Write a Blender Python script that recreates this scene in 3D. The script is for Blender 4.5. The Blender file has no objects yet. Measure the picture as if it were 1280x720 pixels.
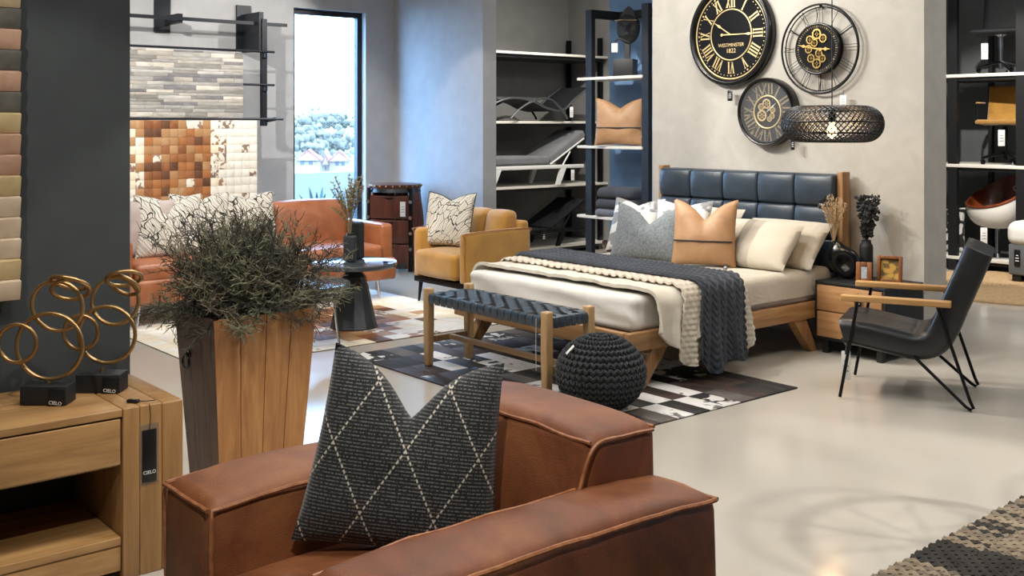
import bpy, bmesh, math, random
from mathutils import Vector, Matrix, noise
R = math.radians; PI = math.pi
C = bpy.context.scene.collection
S = bpy.context.scene

# ---------------------------------------------------------------- camera
F, HZ, CAMH, YAW = 1350.0, 155.0, 1.6, 50.3     # focal length in px, horizon row, eye height, yaw
cam_d = bpy.data.cameras.new('camera'); cam = bpy.data.objects.new('camera', cam_d); C.objects.link(cam)
cam.location = (0, 0, CAMH); cam.rotation_euler = (R(90), 0, R(YAW))
cam_d.sensor_width = 36; cam_d.lens = F/1280*36; cam_d.shift_y = (HZ-360)/1280; cam_d.clip_start = .05; cam_d.clip_end = 400
S.camera = cam
# ---------------------------------------------------------------- world, exposure
S.view_settings.view_transform = 'Standard'; S.view_settings.look = 'None'
S.view_settings.gamma = 1; S.view_settings.use_curve_mapping = False
S.view_settings.exposure = 0.0
w = bpy.data.worlds.new('sky'); S.world = w; w.use_nodes = True
bg = w.node_tree.nodes['Background']; bg.inputs[0].default_value = (.30, .58, 1.0, 1); bg.inputs[1].default_value = 26.0
# ---------------------------------------------------------------- large fill lights: unseen panels added on the ceiling
CEIL = 3.75
FILL_PANELS = [(-2.2, 1.6), (-2.2, 5.0), (-5.2, 3.4), (-5.4, 5.9), (-8.3, 4.2), (-8.3, 1.4), (-5.2, .4), (-2.2, 8.4), (-5.2, 9.6), (-8.6, 8.5)]
FILL_W = 44
def area(x, y):
    d = bpy.data.lights.new('fill_light', 'AREA'); d.shape = 'RECTANGLE'; d.size = 1.15; d.size_y = .55
    d.energy = FILL_W; d.color = (1, .97, .93)
    o = bpy.data.objects.new('fill_light', d); C.objects.link(o); o.location = (x, y, CEIL-.07)
for p in FILL_PANELS: area(*p)

# ---------------------------------------------------------------- mesh helpers
class MB:
    def __init__(s): s.v = []; s.f = []
    def add(s, vs, fs, M=None):
        n = len(s.v)
        if M is not None: vs = [M @ Vector(p) for p in vs]
        s.v += [tuple(p) for p in vs]; s.f += [tuple(i+n for i in f) for f in fs]; return s
    def box(s, c, d, M=None):
        x, y, z = c; a, b, e = d[0]/2, d[1]/2, d[2]/2
        vs = [(x+i*a, y+j*b, z+k*e) for k in (-1, 1) for j in (-1, 1) for i in (-1, 1)]
        return s.add(vs, [(0,2,3,1),(4,5,7,6),(0,1,5,4),(2,6,7,3),(0,4,6,2),(1,3,7,5)], M)
    def rb(s, c, d, r=.005, k=1, n=1, puff=(0,0,0), fn=None, M=None):
        """rounded box; puff bulges the faces, fn deforms every point"""
        h = [max(q/2, 1e-5) for q in d]; r = min(r, min(h)*.999)
        def line(hh):
            o = [-hh + r*(1-math.cos(i/k*PI/2)) if 0 else -hh + r*i/k for i in range(k)]
            m = [-(hh-r) + 2*(hh-r)*i/n for i in range(n+1)]
            return o + m + [-q for q in reversed(o)]
        L = [line(q) for q in h]; idx = {}; vs = []; fs = []
        def vert(q):
            key = (round(q[0], 6), round(q[1], 6), round(q[2], 6))
            if key in idx: return idx[key]
            inn = [max(-(h[i]-r), min(h[i]-r, q[i])) for i in range(3)]
            dv = [q[i]-inn[i] for i in range(3)]; l = math.sqrt(sum(t*t for t in dv)) or 1
            p = [inn[i]+dv[i]/l*r for i in range(3)]
            for i in range(3):
                if puff[i]:
                    a, b = (i+1) % 3, (i+2) % 3
                    p[i] += (p[i]/h[i])*puff[i]*max(0, 1-(p[a]/h[a])**2)**.7*max(0, 1-(p[b]/h[b])**2)**.7
            p = Vector(p)
            if fn: p = fn(p)
            idx[key] = len(vs); vs.append(p + Vector(c)); return idx[key]
        for ax in range(3):
            a, b = (ax+1) % 3, (ax+2) % 3
            for sg in (-1, 1):
                for i in range(len(L[a])-1):
                    for j in range(len(L[b])-1):
                        qs = []
                        for ii, jj in ((i, j), (i+1, j), (i+1, j+1), (i, j+1)):
                            q = [0, 0, 0]; q[ax] = sg*h[ax]; q[a] = L[a][ii]; q[b] = L[b][jj]; qs.append(vert(q))
                        fs.append(tuple(qs if sg > 0 else qs[::-1]))
        return s.add(vs, fs, M)
    def tube(s, pts, r, n=8, closed=False, caps=True, M=None, flat=None):
        pts = [Vector(p) for p in pts]; m = len(pts); vs = []; fs = []
        up = None
        for i, p in enumerate(pts):
            if closed: t = pts[(i+1) % m]-pts[i-1]
            else: t = pts[min(i+1, m-1)]-pts[max(i-1, 0)]
            t = t.normalized() if t.length > 1e-9 else Vector((0, 0, 1))
            if up is None:
                up = Vector((0, 0, 1)) if abs(t.z) < .9 else Vector((1, 0, 0))
            a = up - t*up.dot(t)
            if a.length < 1e-6: a = t.orthogonal()
            a.normalize(); b = t.cross(a); up = a
            rr = r[i] if isinstance(r, (list, tuple)) else r
            for j in range(n):
                q = 2*PI*j/n
                vs.append(p + a*math.cos(q)*rr*(flat or 1) + b*math.sin(q)*rr)
        for i in range(m if closed else m-1):
            for j in range(n):
                k = (i+1) % m
                fs.append((i*n+j, i*n+(j+1) % n, k*n+(j+1) % n, k*n+j))
        if caps and not closed:
            fs.append(tuple(range(n))[::-1]); fs.append(tuple((m-1)*n+j for j in range(n)))
        return s.add(vs, fs, M)
    def lathe(s, prof, n=32, M=None, closed=False):
        vs = []; fs = []; m = len(prof)
        for r_, z in prof:
            for j in range(n):
                q = 2*PI*j/n; vs.append((r_*math.cos(q), r_*math.sin(q), z))
        for i in range(m if closed else m-1):
            for j in range(n):
                k = (i+1) % m
                fs.append((i*n+j, i*n+(j+1) % n, k*n+(j+1) % n, k*n+j))
        if not closed:
            if prof[0][0] > 1e-5: fs.append(tuple(range(n))[::-1])
            if prof[-1][0] > 1e-5: fs.append(tuple((m-1)*n+j for j in range(n)))
        return s.add(vs, fs, M)
    def torus(s, R_, r_, n=40, k=8, M=None):
        return s.lathe([(R_+r_*math.cos(2*PI*i/k), r_*math.sin(2*PI*i/k)) for i in range(k)], n, M, True)
    def grid(s, fn, nu, nv, M=None, wu=False):
        vs = [fn(i/nu, j/nv) for i in range(nu if wu else nu+1) for j in range(nv+1)]
        w_ = nv+1; N = nu if wu else nu+1
        fs = [(i*w_+j, ((i+1) % N)*w_+j, ((i+1) % N)*w_+j+1, i*w_+j+1) for i in range(nu) for j in range(nv)]
        return s.add(vs, fs, M)
    def sheet(s, fn, nu, nv, th):
        """closed thick sheet: fn(u,v) -> (point, normal)"""
        top = []; bot = []
        for i in range(nu+1):
            for j in range(nv+1):
                p, nn = fn(i/nu, j/nv); p = Vector(p); nn = Vector(nn); top.append(p+nn*th); bot.append(p)
        w_ = nv+1; K = len(top); fs = []
        for i in range(nu):
            for j in range(nv):
                a = i*w_+j; b = (i+1)*w_+j
                fs.append((a, b, b+1, a+1)); fs.append((K+a, K+a+1, K+b+1, K+b))
        for i in range(nu):
            a = i*w_; b = (i+1)*w_; fs.append((a, K+a, K+b, b)); a += nv; b += nv; fs.append((a, b, K+b, K+a))
        for j in range(nv):
            fs.append((j, j+1, K+j+1, K+j)); a = nu*w_+j; fs.append((a, K+a, K+a+1, a+1))
        return s.add(top+bot, fs)
    def prism(s, pts, y0, y1, M=None):
        """outline in local x,z extruded along y"""
        n = len(pts)
        vs = [(x, y0, z) for x, z in pts]+[(x, y1, z) for x, z in pts]
        fs = [tuple(range(n))[::-1], tuple(range(n, 2*n))] + [(i, (i+1) % n, n+(i+1) % n, n+i) for i in range(n)]
        return s.add(vs, fs, M)
    def sph(s, c, rad, n=12, m=8):
        rx, ry, rz = rad if isinstance(rad, (tuple, list)) else (rad,)*3
        return s.add([(c[0]+rx*math.sin(PI*i/m)*math.cos(2*PI*j/n), c[1]+ry*math.sin(PI*i/m)*math.sin(2*PI*j/n), c[2]+rz*math.cos(PI*i/m)) for i in range(m+1) for j in range(n)],
                     [(i*n+j, (i+1)*n+j, (i+1)*n+(j+1) % n, i*n+(j+1) % n) for i in range(m) for j in range(n)])
    def mesh(s, name, mat, smooth=True, ang=40):
        me = bpy.data.meshes.new(name); me.from_pydata(s.v, [], s.f)
        bm = bmesh.new(); bm.from_mesh(me)
        if len(s.f) < 120000:
            bmesh.ops.recalc_face_normals(bm, faces=bm.faces)
        for f in bm.faces: f.smooth = smooth
        if smooth:
            a = R(ang)
            for e in bm.edges:
                if len(e.link_faces) == 2 and e.calc_face_angle(0) > a: e.smooth = False
        bm.to_mesh(me); bm.free()
        if mat: me.materials.append(MT[mat] if isinstance(mat, str) else mat)
        return me
    def build(s, name, mat, parent=None, smooth=True, ang=40, loc=None, rot=None, kind=None):
        return link(name, s.mesh(name, mat, smooth, ang), parent, loc, rot, kind)
def link(name, me, parent=None, loc=None, rot=None, kind=None):
    o = bpy.data.objects.new(name, me); C.objects.link(o)
    if parent: o.parent = parent
    if loc is not None: o.location = loc
    if rot is not None: o.rotation_euler = rot
    if kind: o['kind'] = kind
    return o
def tag(o, label, cat, group=None):
    o['label'] = label; o['category'] = cat
    if group: o['group'] = group
    return o
def T(name, label, cat, loc=(0,0,0), rz=0, group=None):
    o = bpy.data.objects.new(name, None); C.objects.link(o); o.empty_display_size = .1
    o.location = loc; o.rotation_euler = (0, 0, R(rz)); return tag(o, label, cat, group)
def copy_tree(o, parent=None):
    c = o.copy(); C.objects.link(c); c.parent = parent
    for ch in list(o.children): copy_tree(ch, c)
    return c
def TR(loc=(0,0,0), rx=0, ry=0, rz=0, sc=None):
    M = Matrix.Translation(loc) @ Matrix.Rotation(R(rz), 4, 'Z') @ Matrix.Rotation(R(ry), 4, 'Y') @ Matrix.Rotation(R(rx), 4, 'X')
    if sc: M = M @ Matrix.Diagonal((*sc, 1))
    return M
def nz(x, y, z=0, f=1): return noise.noise(Vector((x*f, y*f, z*f)))
def text(name, s, size, mat, parent, loc, rot, ext=.0006, align='CENTER'):
    cu = bpy.data.curves.new(name, 'FONT'); cu.body = s; cu.size = size; cu.extrude = ext; cu.align_x = align; cu.align_y = 'CENTER'; cu.resolution_u = 3
    o = bpy.data.objects.new(name, cu); C.objects.link(o)
    me = bpy.data.meshes.new_from_object(o.evaluated_get(bpy.context.evaluated_depsgraph_get()))
    bpy.data.objects.remove(o); bpy.data.curves.remove(cu)
    me.materials.clear(); me.materials.append(MT[mat]); me.name = name
    return link(name, me, parent, loc, rot)
def arc(c, r, a0, a1, n, ax='xz'):
    o = []
    for i in range(n+1):
        a = R(a0+(a1-a0)*i/n); p = r*math.cos(a), r*math.sin(a)
        o.append((c[0]+p[0], c[1], c[2]+p[1]) if ax == 'xz' else (c[0]+p[0], c[1]+p[1], c[2]) if ax == 'xy' else (c[0], c[1]+p[0], c[2]+p[1]))
    return o
def smoothpath(pts, n=8):
    """Catmull-Rom through points"""
    P = [Vector(p) for p in pts]; P = [P[0]*2-P[1]] + P + [P[-1]*2-P[-2]]; out = []
    for i in range(1, len(P)-2):
        for k in range(n):
            t = k/n; a, b, c, d = P[i-1:i+3]
            out.append(.5*((2*b)+(c-a)*t+(2*a-5*b+4*c-d)*t*t+(3*b-a-3*c+d)*t**3))
    out.append(P[-2]); return out

# ---------------------------------------------------------------- materials
MT = {}
def lin(c):
    if isinstance(c, str): c = [int(c[i:i+2], 16) for i in (0, 2, 4)]
    return tuple(((q/255)/12.92 if q/255 <= .04045 else ((q/255+.055)/1.055)**2.4) for q in c) + (1,)
class G:
    def __init__(s, name):
        s.m = bpy.data.materials.new(name); s.m.use_nodes = True; s.t = s.m.node_tree; s.b = s.t.nodes['Principled BSDF']; MT[name] = s.m
    def n(s, typ, **kw):
        x = s.t.nodes.new(typ)
        for k, v in kw.items():
            if k.startswith('i_'): x.inputs[k[2:].replace('_', ' ')].default_value = v
            else: setattr(x, k, v)
        return x
    def l(s, a, b): s.t.links.new(a, b)
    def coord(s, scale=(1,1,1), rnd=True, rot=(0,0,0)):
        tc = s.n('ShaderNodeTexCoord'); mp = s.n('ShaderNodeMapping'); mp.inputs['Scale'].default_value = scale; mp.inputs['Rotation'].default_value = rot
        if rnd:
            oi = s.n('ShaderNodeObjectInfo'); ad = s.n('ShaderNodeVectorMath', operation='MULTIPLY_ADD')
            s.l(oi.outputs['Random'], ad.inputs[0]); ad.inputs[1].default_value = (17, 11, 23); s.l(tc.outputs['Object'], ad.inputs[2]); s.l(ad.outputs[0], mp.inputs[0])
        else: s.l(tc.outputs['Object'], mp.inputs[0])
        return mp.outputs[0]
    def ramp(s, fac, stops, interp='LINEAR'):
        r = s.n('ShaderNodeValToRGB'); r.color_ramp.interpolation = interp
        e = r.color_ramp.elements
        while len(e) < len(stops): e.new(.5)
        for q, (p, c) in zip(e, stops): q.position = p; q.color = c if len(c) == 4 else lin(c)
        s.l(fac, r.inputs[0]); return r.outputs[0]
    def math(s, op, a, b=None, c=None):
        x = s.n('ShaderNodeMath', operation=op)
        for i, q in enumerate((a, b, c)):
            if q is None: continue
            if isinstance(q, (int, float)): x.inputs[i].default_value = q
            else: s.l(q, x.inputs[i])
        return x.outputs[0]
    def mix(s, fac, a, b, blend='MIX'):
        x = s.n('ShaderNodeMix', data_type='RGBA', blend_type=blend)
        for q, i in ((fac, 0), (a, 6), (b, 7)):
            if isinstance(q, (int, float, tuple)): x.inputs[i].default_value = q
            else: s.l(q, x.inputs[i])
        return x.outputs[2]
    def noise(s, co, scale, detail=4, rough=.55, dist=0):
        x = s.n('ShaderNodeTexNoise'); x.inputs['Scale'].default_value = scale; x.inputs['Detail'].default_value = detail; x.inputs['Roughness'].default_value = rough; x.inputs['Distortion'].default_value = dist
        s.l(co, x.inputs['Vector']); return x.outputs[0]
    def bump(s, h, st, dist=.01, normal=None):
        x = s.n('ShaderNodeBump'); x.inputs['Strength'].default_value = st; x.inputs['Distance'].default_value = dist
        s.l(h, x.inputs['Height'])
        if normal: s.l(normal, x.inputs['Normal'])
        s.l(x.outputs[0], s.b.inputs['Normal']); return x.outputs[0]
    def set(s, col=None, rough=None, metal=None, **kw):
        I = s.b.inputs
        if col is not None:
            if isinstance(col, (str, tuple)): I['Base Color'].default_value = lin(col) if isinstance(col, str) else col
            else: s.l(col, I['Base Color'])
        if rough is not None:
            if isinstance(rough, (int, float)): I['Roughness'].default_value = rough
            else: s.l(rough, I['Roughness'])
        if metal is not None: I['Metallic'].default_value = metal
        for k, v in kw.items(): I[k.replace('_', ' ')].default_value = v
        return s
def mat(name, c1, c2=None, rough=.5, metal=0, scale=6, stretch=(1,1,1), bump=0, bscale=60, lo=.35, hi=.65, detail=4, rvar=0, dist=0, **kw):
    g = G(name); co = g.coord(stretch)
    if c2:
        f = g.noise(co, scale, detail, dist=dist); g.set(g.ramp(f, [(lo, c1), (hi, c2)]), rough, metal, **kw)
        if rvar: g.set(None, g.math('MULTIPLY_ADD', f, rvar, rough-rvar/2))
    else: g.set(c1, rough, metal, **kw)
    if bump: g.bump(g.noise(co, bscale, 3), bump, .004)
    return g
def wood(name, c1, c2, c3, axis=0, rough=.45, scale=1.0, knots=True):
    g = G(name); st = [14*scale]*3; st[axis] = 1.1*scale
    co = g.coord(tuple(st)); f = g.noise(co, 1.6, 7, .62, .7); fine = g.noise(co, 9, 3, .6)
    col = g.ramp(f, [(.28, c1), (.5, c2), (.72, c3)])
    col = g.mix(g.math('MULTIPLY', fine, .45), col, lin(c1))
    if knots:
        s2 = [5*scale]*3; s2[axis] = 2.4*scale
        v = g.n('ShaderNodeTexVoronoi'); v.inputs['Scale'].default_value = .8; g.l(g.coord(tuple(s2)), v.inputs['Vector'])
        k = g.ramp(v.outputs['Distance'], [(.0, (1,1,1,1)), (.16, (0,0,0,1))])
        col = g.mix(g.math('MULTIPLY', k, .75), col, lin('3a2010'))
    g.set(col, rough); g.bump(f, .12, .004); return g
def cloth(name, c1, c2=None, rough=.9, weave=400, bump=.25, sheen=.2, scale=8, wr=.0):
    g = G(name); co = g.coord(rnd=False)
    n1 = g.noise(co, scale, 4); g.set(g.ramp(n1, [(.3, c1), (.7, c2 or c1)]), rough, Sheen_Weight=sheen)
    n2 = g.noise(co, weave, 2)
    if wr:
        h = g.math('ADD', g.math('MULTIPLY', g.noise(co, 7, 3, .6, 1.2), wr*20), g.math('MULTIPLY', n2, .3)); g.bump(h, bump, .01)
    else: g.bump(n2, bump, .003)
    return g
def leather(name, c1, c2, c3, rough=.38, scale=5, coat=0.0, bump=.25):
    g = G(name); co = g.coord()
    f = g.noise(co, scale, 6, .62, .5); g.set(g.ramp(f, [(.3, c1), (.52, c2), (.75, c3)]), rough, Coat_Weight=coat)
    v = g.n('ShaderNodeTexVoronoi', feature='DISTANCE_TO_EDGE'); v.inputs['Scale'].default_value = 170; g.l(co, v.inputs['Vector'])
    h = g.math('ADD', g.math('MULTIPLY', v.outputs['Distance'], .8), g.math('MULTIPLY', g.noise(co, 22, 4), .8))
    g.bump(h, bump, .004); g.set(None, g.math('MULTIPLY_ADD', f, .25, rough-.12)); return g
def linepat(name, bgc, fg, scale=16, wdt=.035, stretch=(1,1,1.0), dist=.6, rough=.9):
    g = G(name); co = g.coord(stretch, rnd=True)
    wn = g.n('ShaderNodeTexNoise'); wn.inputs['Scale'].default_value = 5; g.l(co, wn.inputs['Vector'])
    ad = g.n('ShaderNodeVectorMath', operation='MULTIPLY_ADD'); g.l(wn.outputs['Color'], ad.inputs[0]); ad.inputs[1].default_value = (.12*dist,)*3; g.l(co, ad.inputs[2])
    v = g.n('ShaderNodeTexVoronoi', feature='DISTANCE_TO_EDGE'); v.inputs['Scale'].default_value = scale; g.l(ad.outputs[0], v.inputs['Vector'])
    k = g.ramp(v.outputs['Distance'], [(wdt, fg), (wdt*1.6, bgc)]); g.set(k, rough, Sheen_Weight=.1); g.bump(g.noise(co, 300, 2), .2, .003); return g
def leafpat(name, bgc, fg, scale, ang):
    g = G(name); co = g.coord((1, 1, 1), True, (0, R(ang), 0)); mp = g.n('ShaderNodeMapping'); mp.inputs['Scale'].default_value = (1, 1, .34); g.l(co, mp.inputs[0])
    wn = g.n('ShaderNodeTexNoise'); wn.inputs['Scale'].default_value = 4; g.l(co, wn.inputs['Vector'])
    ad = g.n('ShaderNodeVectorMath', operation='MULTIPLY_ADD'); g.l(wn.outputs['Color'], ad.inputs[0]); ad.inputs[1].default_value = (.16,)*3; g.l(mp.outputs[0], ad.inputs[2])
    v = g.n('ShaderNodeTexVoronoi', feature='DISTANCE_TO_EDGE'); v.inputs['Scale'].default_value = scale; g.l(ad.outputs[0], v.inputs['Vector'])
    e = g.math('LESS_THAN', v.outputs['Distance'], .032)
    w_ = g.n('ShaderNodeTexWave'); w_.inputs['Scale'].default_value = scale*.8; w_.inputs['Distortion'].default_value = 5; w_.inputs['Detail'].default_value = 1; g.l(ad.outputs[0], w_.inputs['Vector'])
    k = g.math('MAXIMUM', e, g.math('GREATER_THAN', w_.outputs[1], .96))
    g.set(g.mix(k, lin(bgc), lin(fg)), .9, Sheen_Weight=.1); g.bump(g.noise(co, 300, 2), .2, .003); return g
def hide(name, bgc, fg, th=.5, scale=7):
    g = G(name); co = g.coord((1,1,1)); f = g.noise(co, scale, 3, .5, .4)
    base = g.ramp(f, [(th-.015, bgc), (th+.015, fg)]); fib = g.noise(g.coord((90, 90, 90)), 3, 2)
    g.set(g.mix(g.math('MULTIPLY', fib, .3), base, lin(bgc)), .6); g.bump(fib, .15, .002); return g

wood('oak', '7d5a38', '9f774e', 'b48e63', 1); wood('oak_x', '7d5a38', '9f774e', 'b48e63', 0); wood('oak_z', '7d5a38', '9f774e', 'b48e63', 2)
wood('bench_wood', '9a7a52', 'b89468', 'cbab7e', 2, knots=False); wood('bench_wood_x', '7d6244', '95764f', 'a88a60', 0, knots=False)
wood('planter_wood', '865a32', 'a87442', 'c08e56', 2, .5); wood('console_y', '7f5e38', 'a07a4c', 'b5915f', 1, .45); wood('console_z', '765633', '967044', 'aa8454', 2, .45)
wood('dark_wood', '3a1d14', '54291c', '6b3826', 2, .35); wood('arm_wood', '96703f', 'b58a55', 'c79f68', 0, .4, knots=False); wood('frame_wood', '5a341a', '7c4c28', '93602f', 2, .3)
leather('brown_leather', '4a2815', '784425', '966038', .56, 3.4, .0, .35)
leather('tan_leather', '7f4a2c', '975b3a', 'a86e4b', .4, 4, .1, .15)
leather('camel_leather', '94704d', 'a67f5a', 'b18d69', .5, 6, 0, .12)
leather('black_leather', '131517', '1b1e22', '24282d', .36, 4, .08, .15)
leather('navy_leather', '222c36', '2b3641', '35414d', .36, 4, .05, .12)
leather('cognac_leather', '4d2110', '6d3218', '88431f', .3, 4, .2, .12)
mat('seam', 'a9703f', 'c08a58', .5, scale=40)
mat('seam_brown', '8a5230', 'a97048', .5, scale=40)
cloth('mustard_velvet', '93661a', 'ad7e28', .75, 250, .15, .5, 5)
cloth('white_sheet', 'd0cdc5', 'd9d6ce', .9, 300, .35, .1, 4, wr=.05); cloth('cream_quilt', 'c8c0af', 'd4ccbd', .9, 250, .4, .1, 5, wr=.06)
cloth('crochet', 'c2b8a6', 'd0c6b6', .95, 160, .5, .1); cloth('charcoal_knit', '2e323a', '3f444d', .95, 200, .5, .15); cloth('knit_black', '1c1f22', '2a2d31', .95, 220, .5, .2)
cloth('cream_pillow', 'b4ac9c', 'c0b8a9', .9, 300, .6, .1, 5, wr=.08); cloth('beige_band', 'b9b0a0', 'c4bbac', .9, 300, .3)
cloth('grey_linen', '5e6468', '83898c', .95, 260, .6, .1, 60); cloth('rose_grey', 'a39590', 'b3a6a1', .95); cloth('grey_cushion', '5d5e60', '68696b', .95); cloth('slate_box', '4c4d4f', '5b5c5e', .95)
cloth('lilac_knit', '5a5c68', '6b6d78', .95, 200, .5)
leafpat('leaf_print', 'c8c3b8', '2a2622', 17, 40); leafpat('leaf_print_fine', 'c8c3b6', '2c2824', 22, -35)
hide('grey_print', 'd8d6d0', '6e7072', .5, 9)
mat('gold', 'a8895c', 'b8996c', .38, 1, scale=20); mat('brass', 'c8a868', None, .3, 1); mat('gilt', 'd8c08c', None, .4, .6)
mat('black_metal', '101214', None, .42, .6); mat('black_paint', '0e0f11', None, .5); mat('black_gloss', '0c0d0e', None, .25); mat('chrome', 'c8cbd0', None, .12, 1)
mat('navy_steel', '12161d', '171c26', .45, .3); mat('white_metal', 'd0d0cc', None, .4); mat('shelf_white', 'd4cfc4', None, .5); mat('silver', '9a9da0', None, .3, 1)
mat('gunmetal', '3a3d40', '4a4d50', .38, .8, scale=12, stretch=(1,1,.3)); mat('tabletop', '5b6168', '6a7076', .16, .5, scale=4)
mat('matte_black', '15171a', '1b1d20', .55, bump=.1); mat('charcoal_vase', '23272b', '2a2e32', .6)
mat('paper', 'dcdcd8', None, .6); mat('ink', '151515', None, .6); mat('grey_ink', '8a8a88', None, .6); mat('tag_black', '0d0e10', None, .35); mat('sleeve', '8a7a66', None, .15, Alpha=.35)
mat('white_plastic', 'dddbd6', None, .35); mat('red_ink', 'a03028', None, .6)
mat('straw', '6b5f48', '8a7c60', .9, scale=30); mat('pampas', 'a98f6c', 'c2aa86', .95, scale=30); mat('black_leaf', '101112', '1a1b1c', .7, scale=20); mat('stem_green', '6c6844', '807a52', .9, scale=20)
mat('twig_dark', '38372f', '4a483e', .95, scale=14); mat('twig_mid', '665d4e', '807562', .95, scale=14); mat('twig_green', '62634c', '7e7f66', .95, scale=14)
mat('clock_face', '0c0d10', '111317', .75, Specular_IOR_Level=.15); mat('slate_face', '121920', '1b232c', .8, Specular_IOR_Level=.15, scale=5); mat('aged_gold', '6a5e48', '857658', .5, .3, scale=30)
mat('rattan', '0c0d0e', '1c1c1e', .45, scale=60)
mat('photo_print', 'b08a3c', '5c4a24', .5, scale=22, lo=.45, hi=.55); mat('photo_grey', 'aeb6bb', '7c858b', .3, scale=30)
mat('tile_tan', 'a89474', 'b8a585', .6, scale=14); mat('tile_charcoal', '4a4842', '605d54', .6, scale=14); mat('tile_terra', 'a8826a', 'b6937c', .6, scale=14); mat('tile_gold', 'ab9468', 'baa67c', .6, scale=14); mat('tile_pale', 'b8a48a', 'c7b59d', .6, scale=14)
HB = [('hide_rust', '8c5a34', '7a4a2a'), ('hide_tan', 'a07850', 'aa8660'), ('hide_brown', '5f3c26', '50311e'), ('hide_orange', '9c6538', '8c5830'), ('hide_cream', 'd8ccb4', 'ddd3c0'), ('hide_white', 'd8d4ca', 'd0cabd')]
for n_, a_, b_ in HB: hide(n_, a_, b_, .55, 6)
hide('hide_spot', 'd8d2c4', '7a4826', .52, 16); hide('hide_spot_dark', 'd4cdbf', '5a3a26', .5, 22)
hide('hide_black', '0f0f11', '1d1a19', .5, 8); hide('hide_pied', '121214', 'd9d7d2', .55, 7); hide('hide_chalk', 'd4d2ce', '2a2624', .62, 7); hide('hide_umber', '2e2320', '40302a', .5, 8); hide('hide_slate', '4c4844', '5c5650', .5, 6)
for i_, c_ in enumerate(('9c9a96', '86847f', 'b5b3af', 'a7a29a', '78777a', 'c4beb4')): mat('strip_%d' % i_, c_, '%02x%02x%02x' % tuple(max(0, int(c_[k:k+2], 16)-22) for k in (0, 2, 4)), .8, scale=30, stretch=(1, .3, 1))

def floor_mat():
    g = G('floor_epoxy'); co = g.coord(rnd=False)
    f = g.noise(co, .6, 5); g.set(g.ramp(f, [(.3, 'aaa499'), (.7, 'b3ada3')]), g.math('MULTIPLY_ADD', g.noise(co, 3, 4), .12, .1))
    g.bump(g.noise(co, 1.5, 3), .04, .01)
floor_mat()
mat('plaster', 'a8a49b', 'b4b0a7', .85, scale=5, detail=8, bump=.15, bscale=30, lo=.3, hi=.7, dist=1.0)
mat('wall_grey', '9c9d9f', 'a2a3a5', .8, bump=.08, bscale=120); mat('wall_dark', '55585a', '5a5d5f', .85, bump=.05, bscale=100); mat('partition_paint', '34393a', '393e3f', .8, bump=.08, bscale=200)
mat('alcove_paint', '7a7976', '807f7c', .85); mat('blue_paint', '6a8cb4', '7094bd', .7); mat('ceiling_paint', '9c9a96', None, .9); mat('white_wall', 'b0aca6', None, .85)
g_ = G('glass'); g_.set('ffffff', .0, Transmission_Weight=1.0, IOR=1.01, Alpha=.12)
g_ = G('clock_glass'); g_.set('ffffff', .03, Alpha=.03)
g_ = G('bulb_glow'); g_.set('ffb060', .3, Emission_Strength=14.0); g_.b.inputs['Emission Color'].default_value = (1, .55, .2, 1)
g_ = G('fill_glow'); g_.set('ffffff', .5, Emission_Strength=3.0); g_.b.inputs['Emission Color'].default_value = (1, .95, .88, 1)
mat('grass', '5c5c4c', None, .9); mat('house_wall', '8a7468', None, .9); mat('house_roof', '74403a', None, .9); mat('tree_far', '5c5246', '6c6254', .9, scale=2); mat('agave', '24382c', None, .7); mat('garden_wall', '7c7874', None, .9); mat('far_glass', '30384a', None, .2)
def stitch_mat():
    g = G('stitched_black'); tc = g.n('ShaderNodeTexCoord'); sp = g.n('ShaderNodeSeparateXYZ'); g.l(tc.outputs['Object'], sp.inputs[0])
    x, z = sp.outputs[0], sp.outputs[2]
    # rows of fine pale running stitches
    row = g.math('FRACT', g.math('MULTIPLY', z, 110)); n1 = g.noise(g.coord((60, 60, 30), rnd=False), 3, 2)
    dash = g.math('FRACT', g.math('ADD', g.math('MULTIPLY', x, 75), g.math('MULTIPLY', n1, 3)))
    base = g.math('MULTIPLY', g.math('LESS_THAN', row, .38), g.math('LESS_THAN', dash, .62))
    # diamond lines of bold cream stitches
    def dia(sg):
        d = g.math('FRACT', g.math('ADD', g.math('MULTIPLY', g.math('MULTIPLY_ADD', x, 1.75*sg, z), 3.05), 100.22))
        ln = g.math('LESS_THAN', d, .028)
        al = g.math('FRACT', g.math('MULTIPLY', g.math('MULTIPLY_ADD', x, -1.0*sg, z), 48)); return g.math('MULTIPLY', ln, g.math('LESS_THAN', al, .6))
    dd = g.math('MAXIMUM', dia(1), dia(-1))
    col = g.mix(g.math('MULTIPLY', base, .6), lin('1d1f22'), lin('8d8c88')); col = g.mix(dd, col, lin('cfc8b8'))
    g.set(col, .9, Sheen_Weight=.1); g.bump(g.math('ADD', base, g.math('MULTIPLY', dd, 2)), .3, .003)
stitch_mat()
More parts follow.
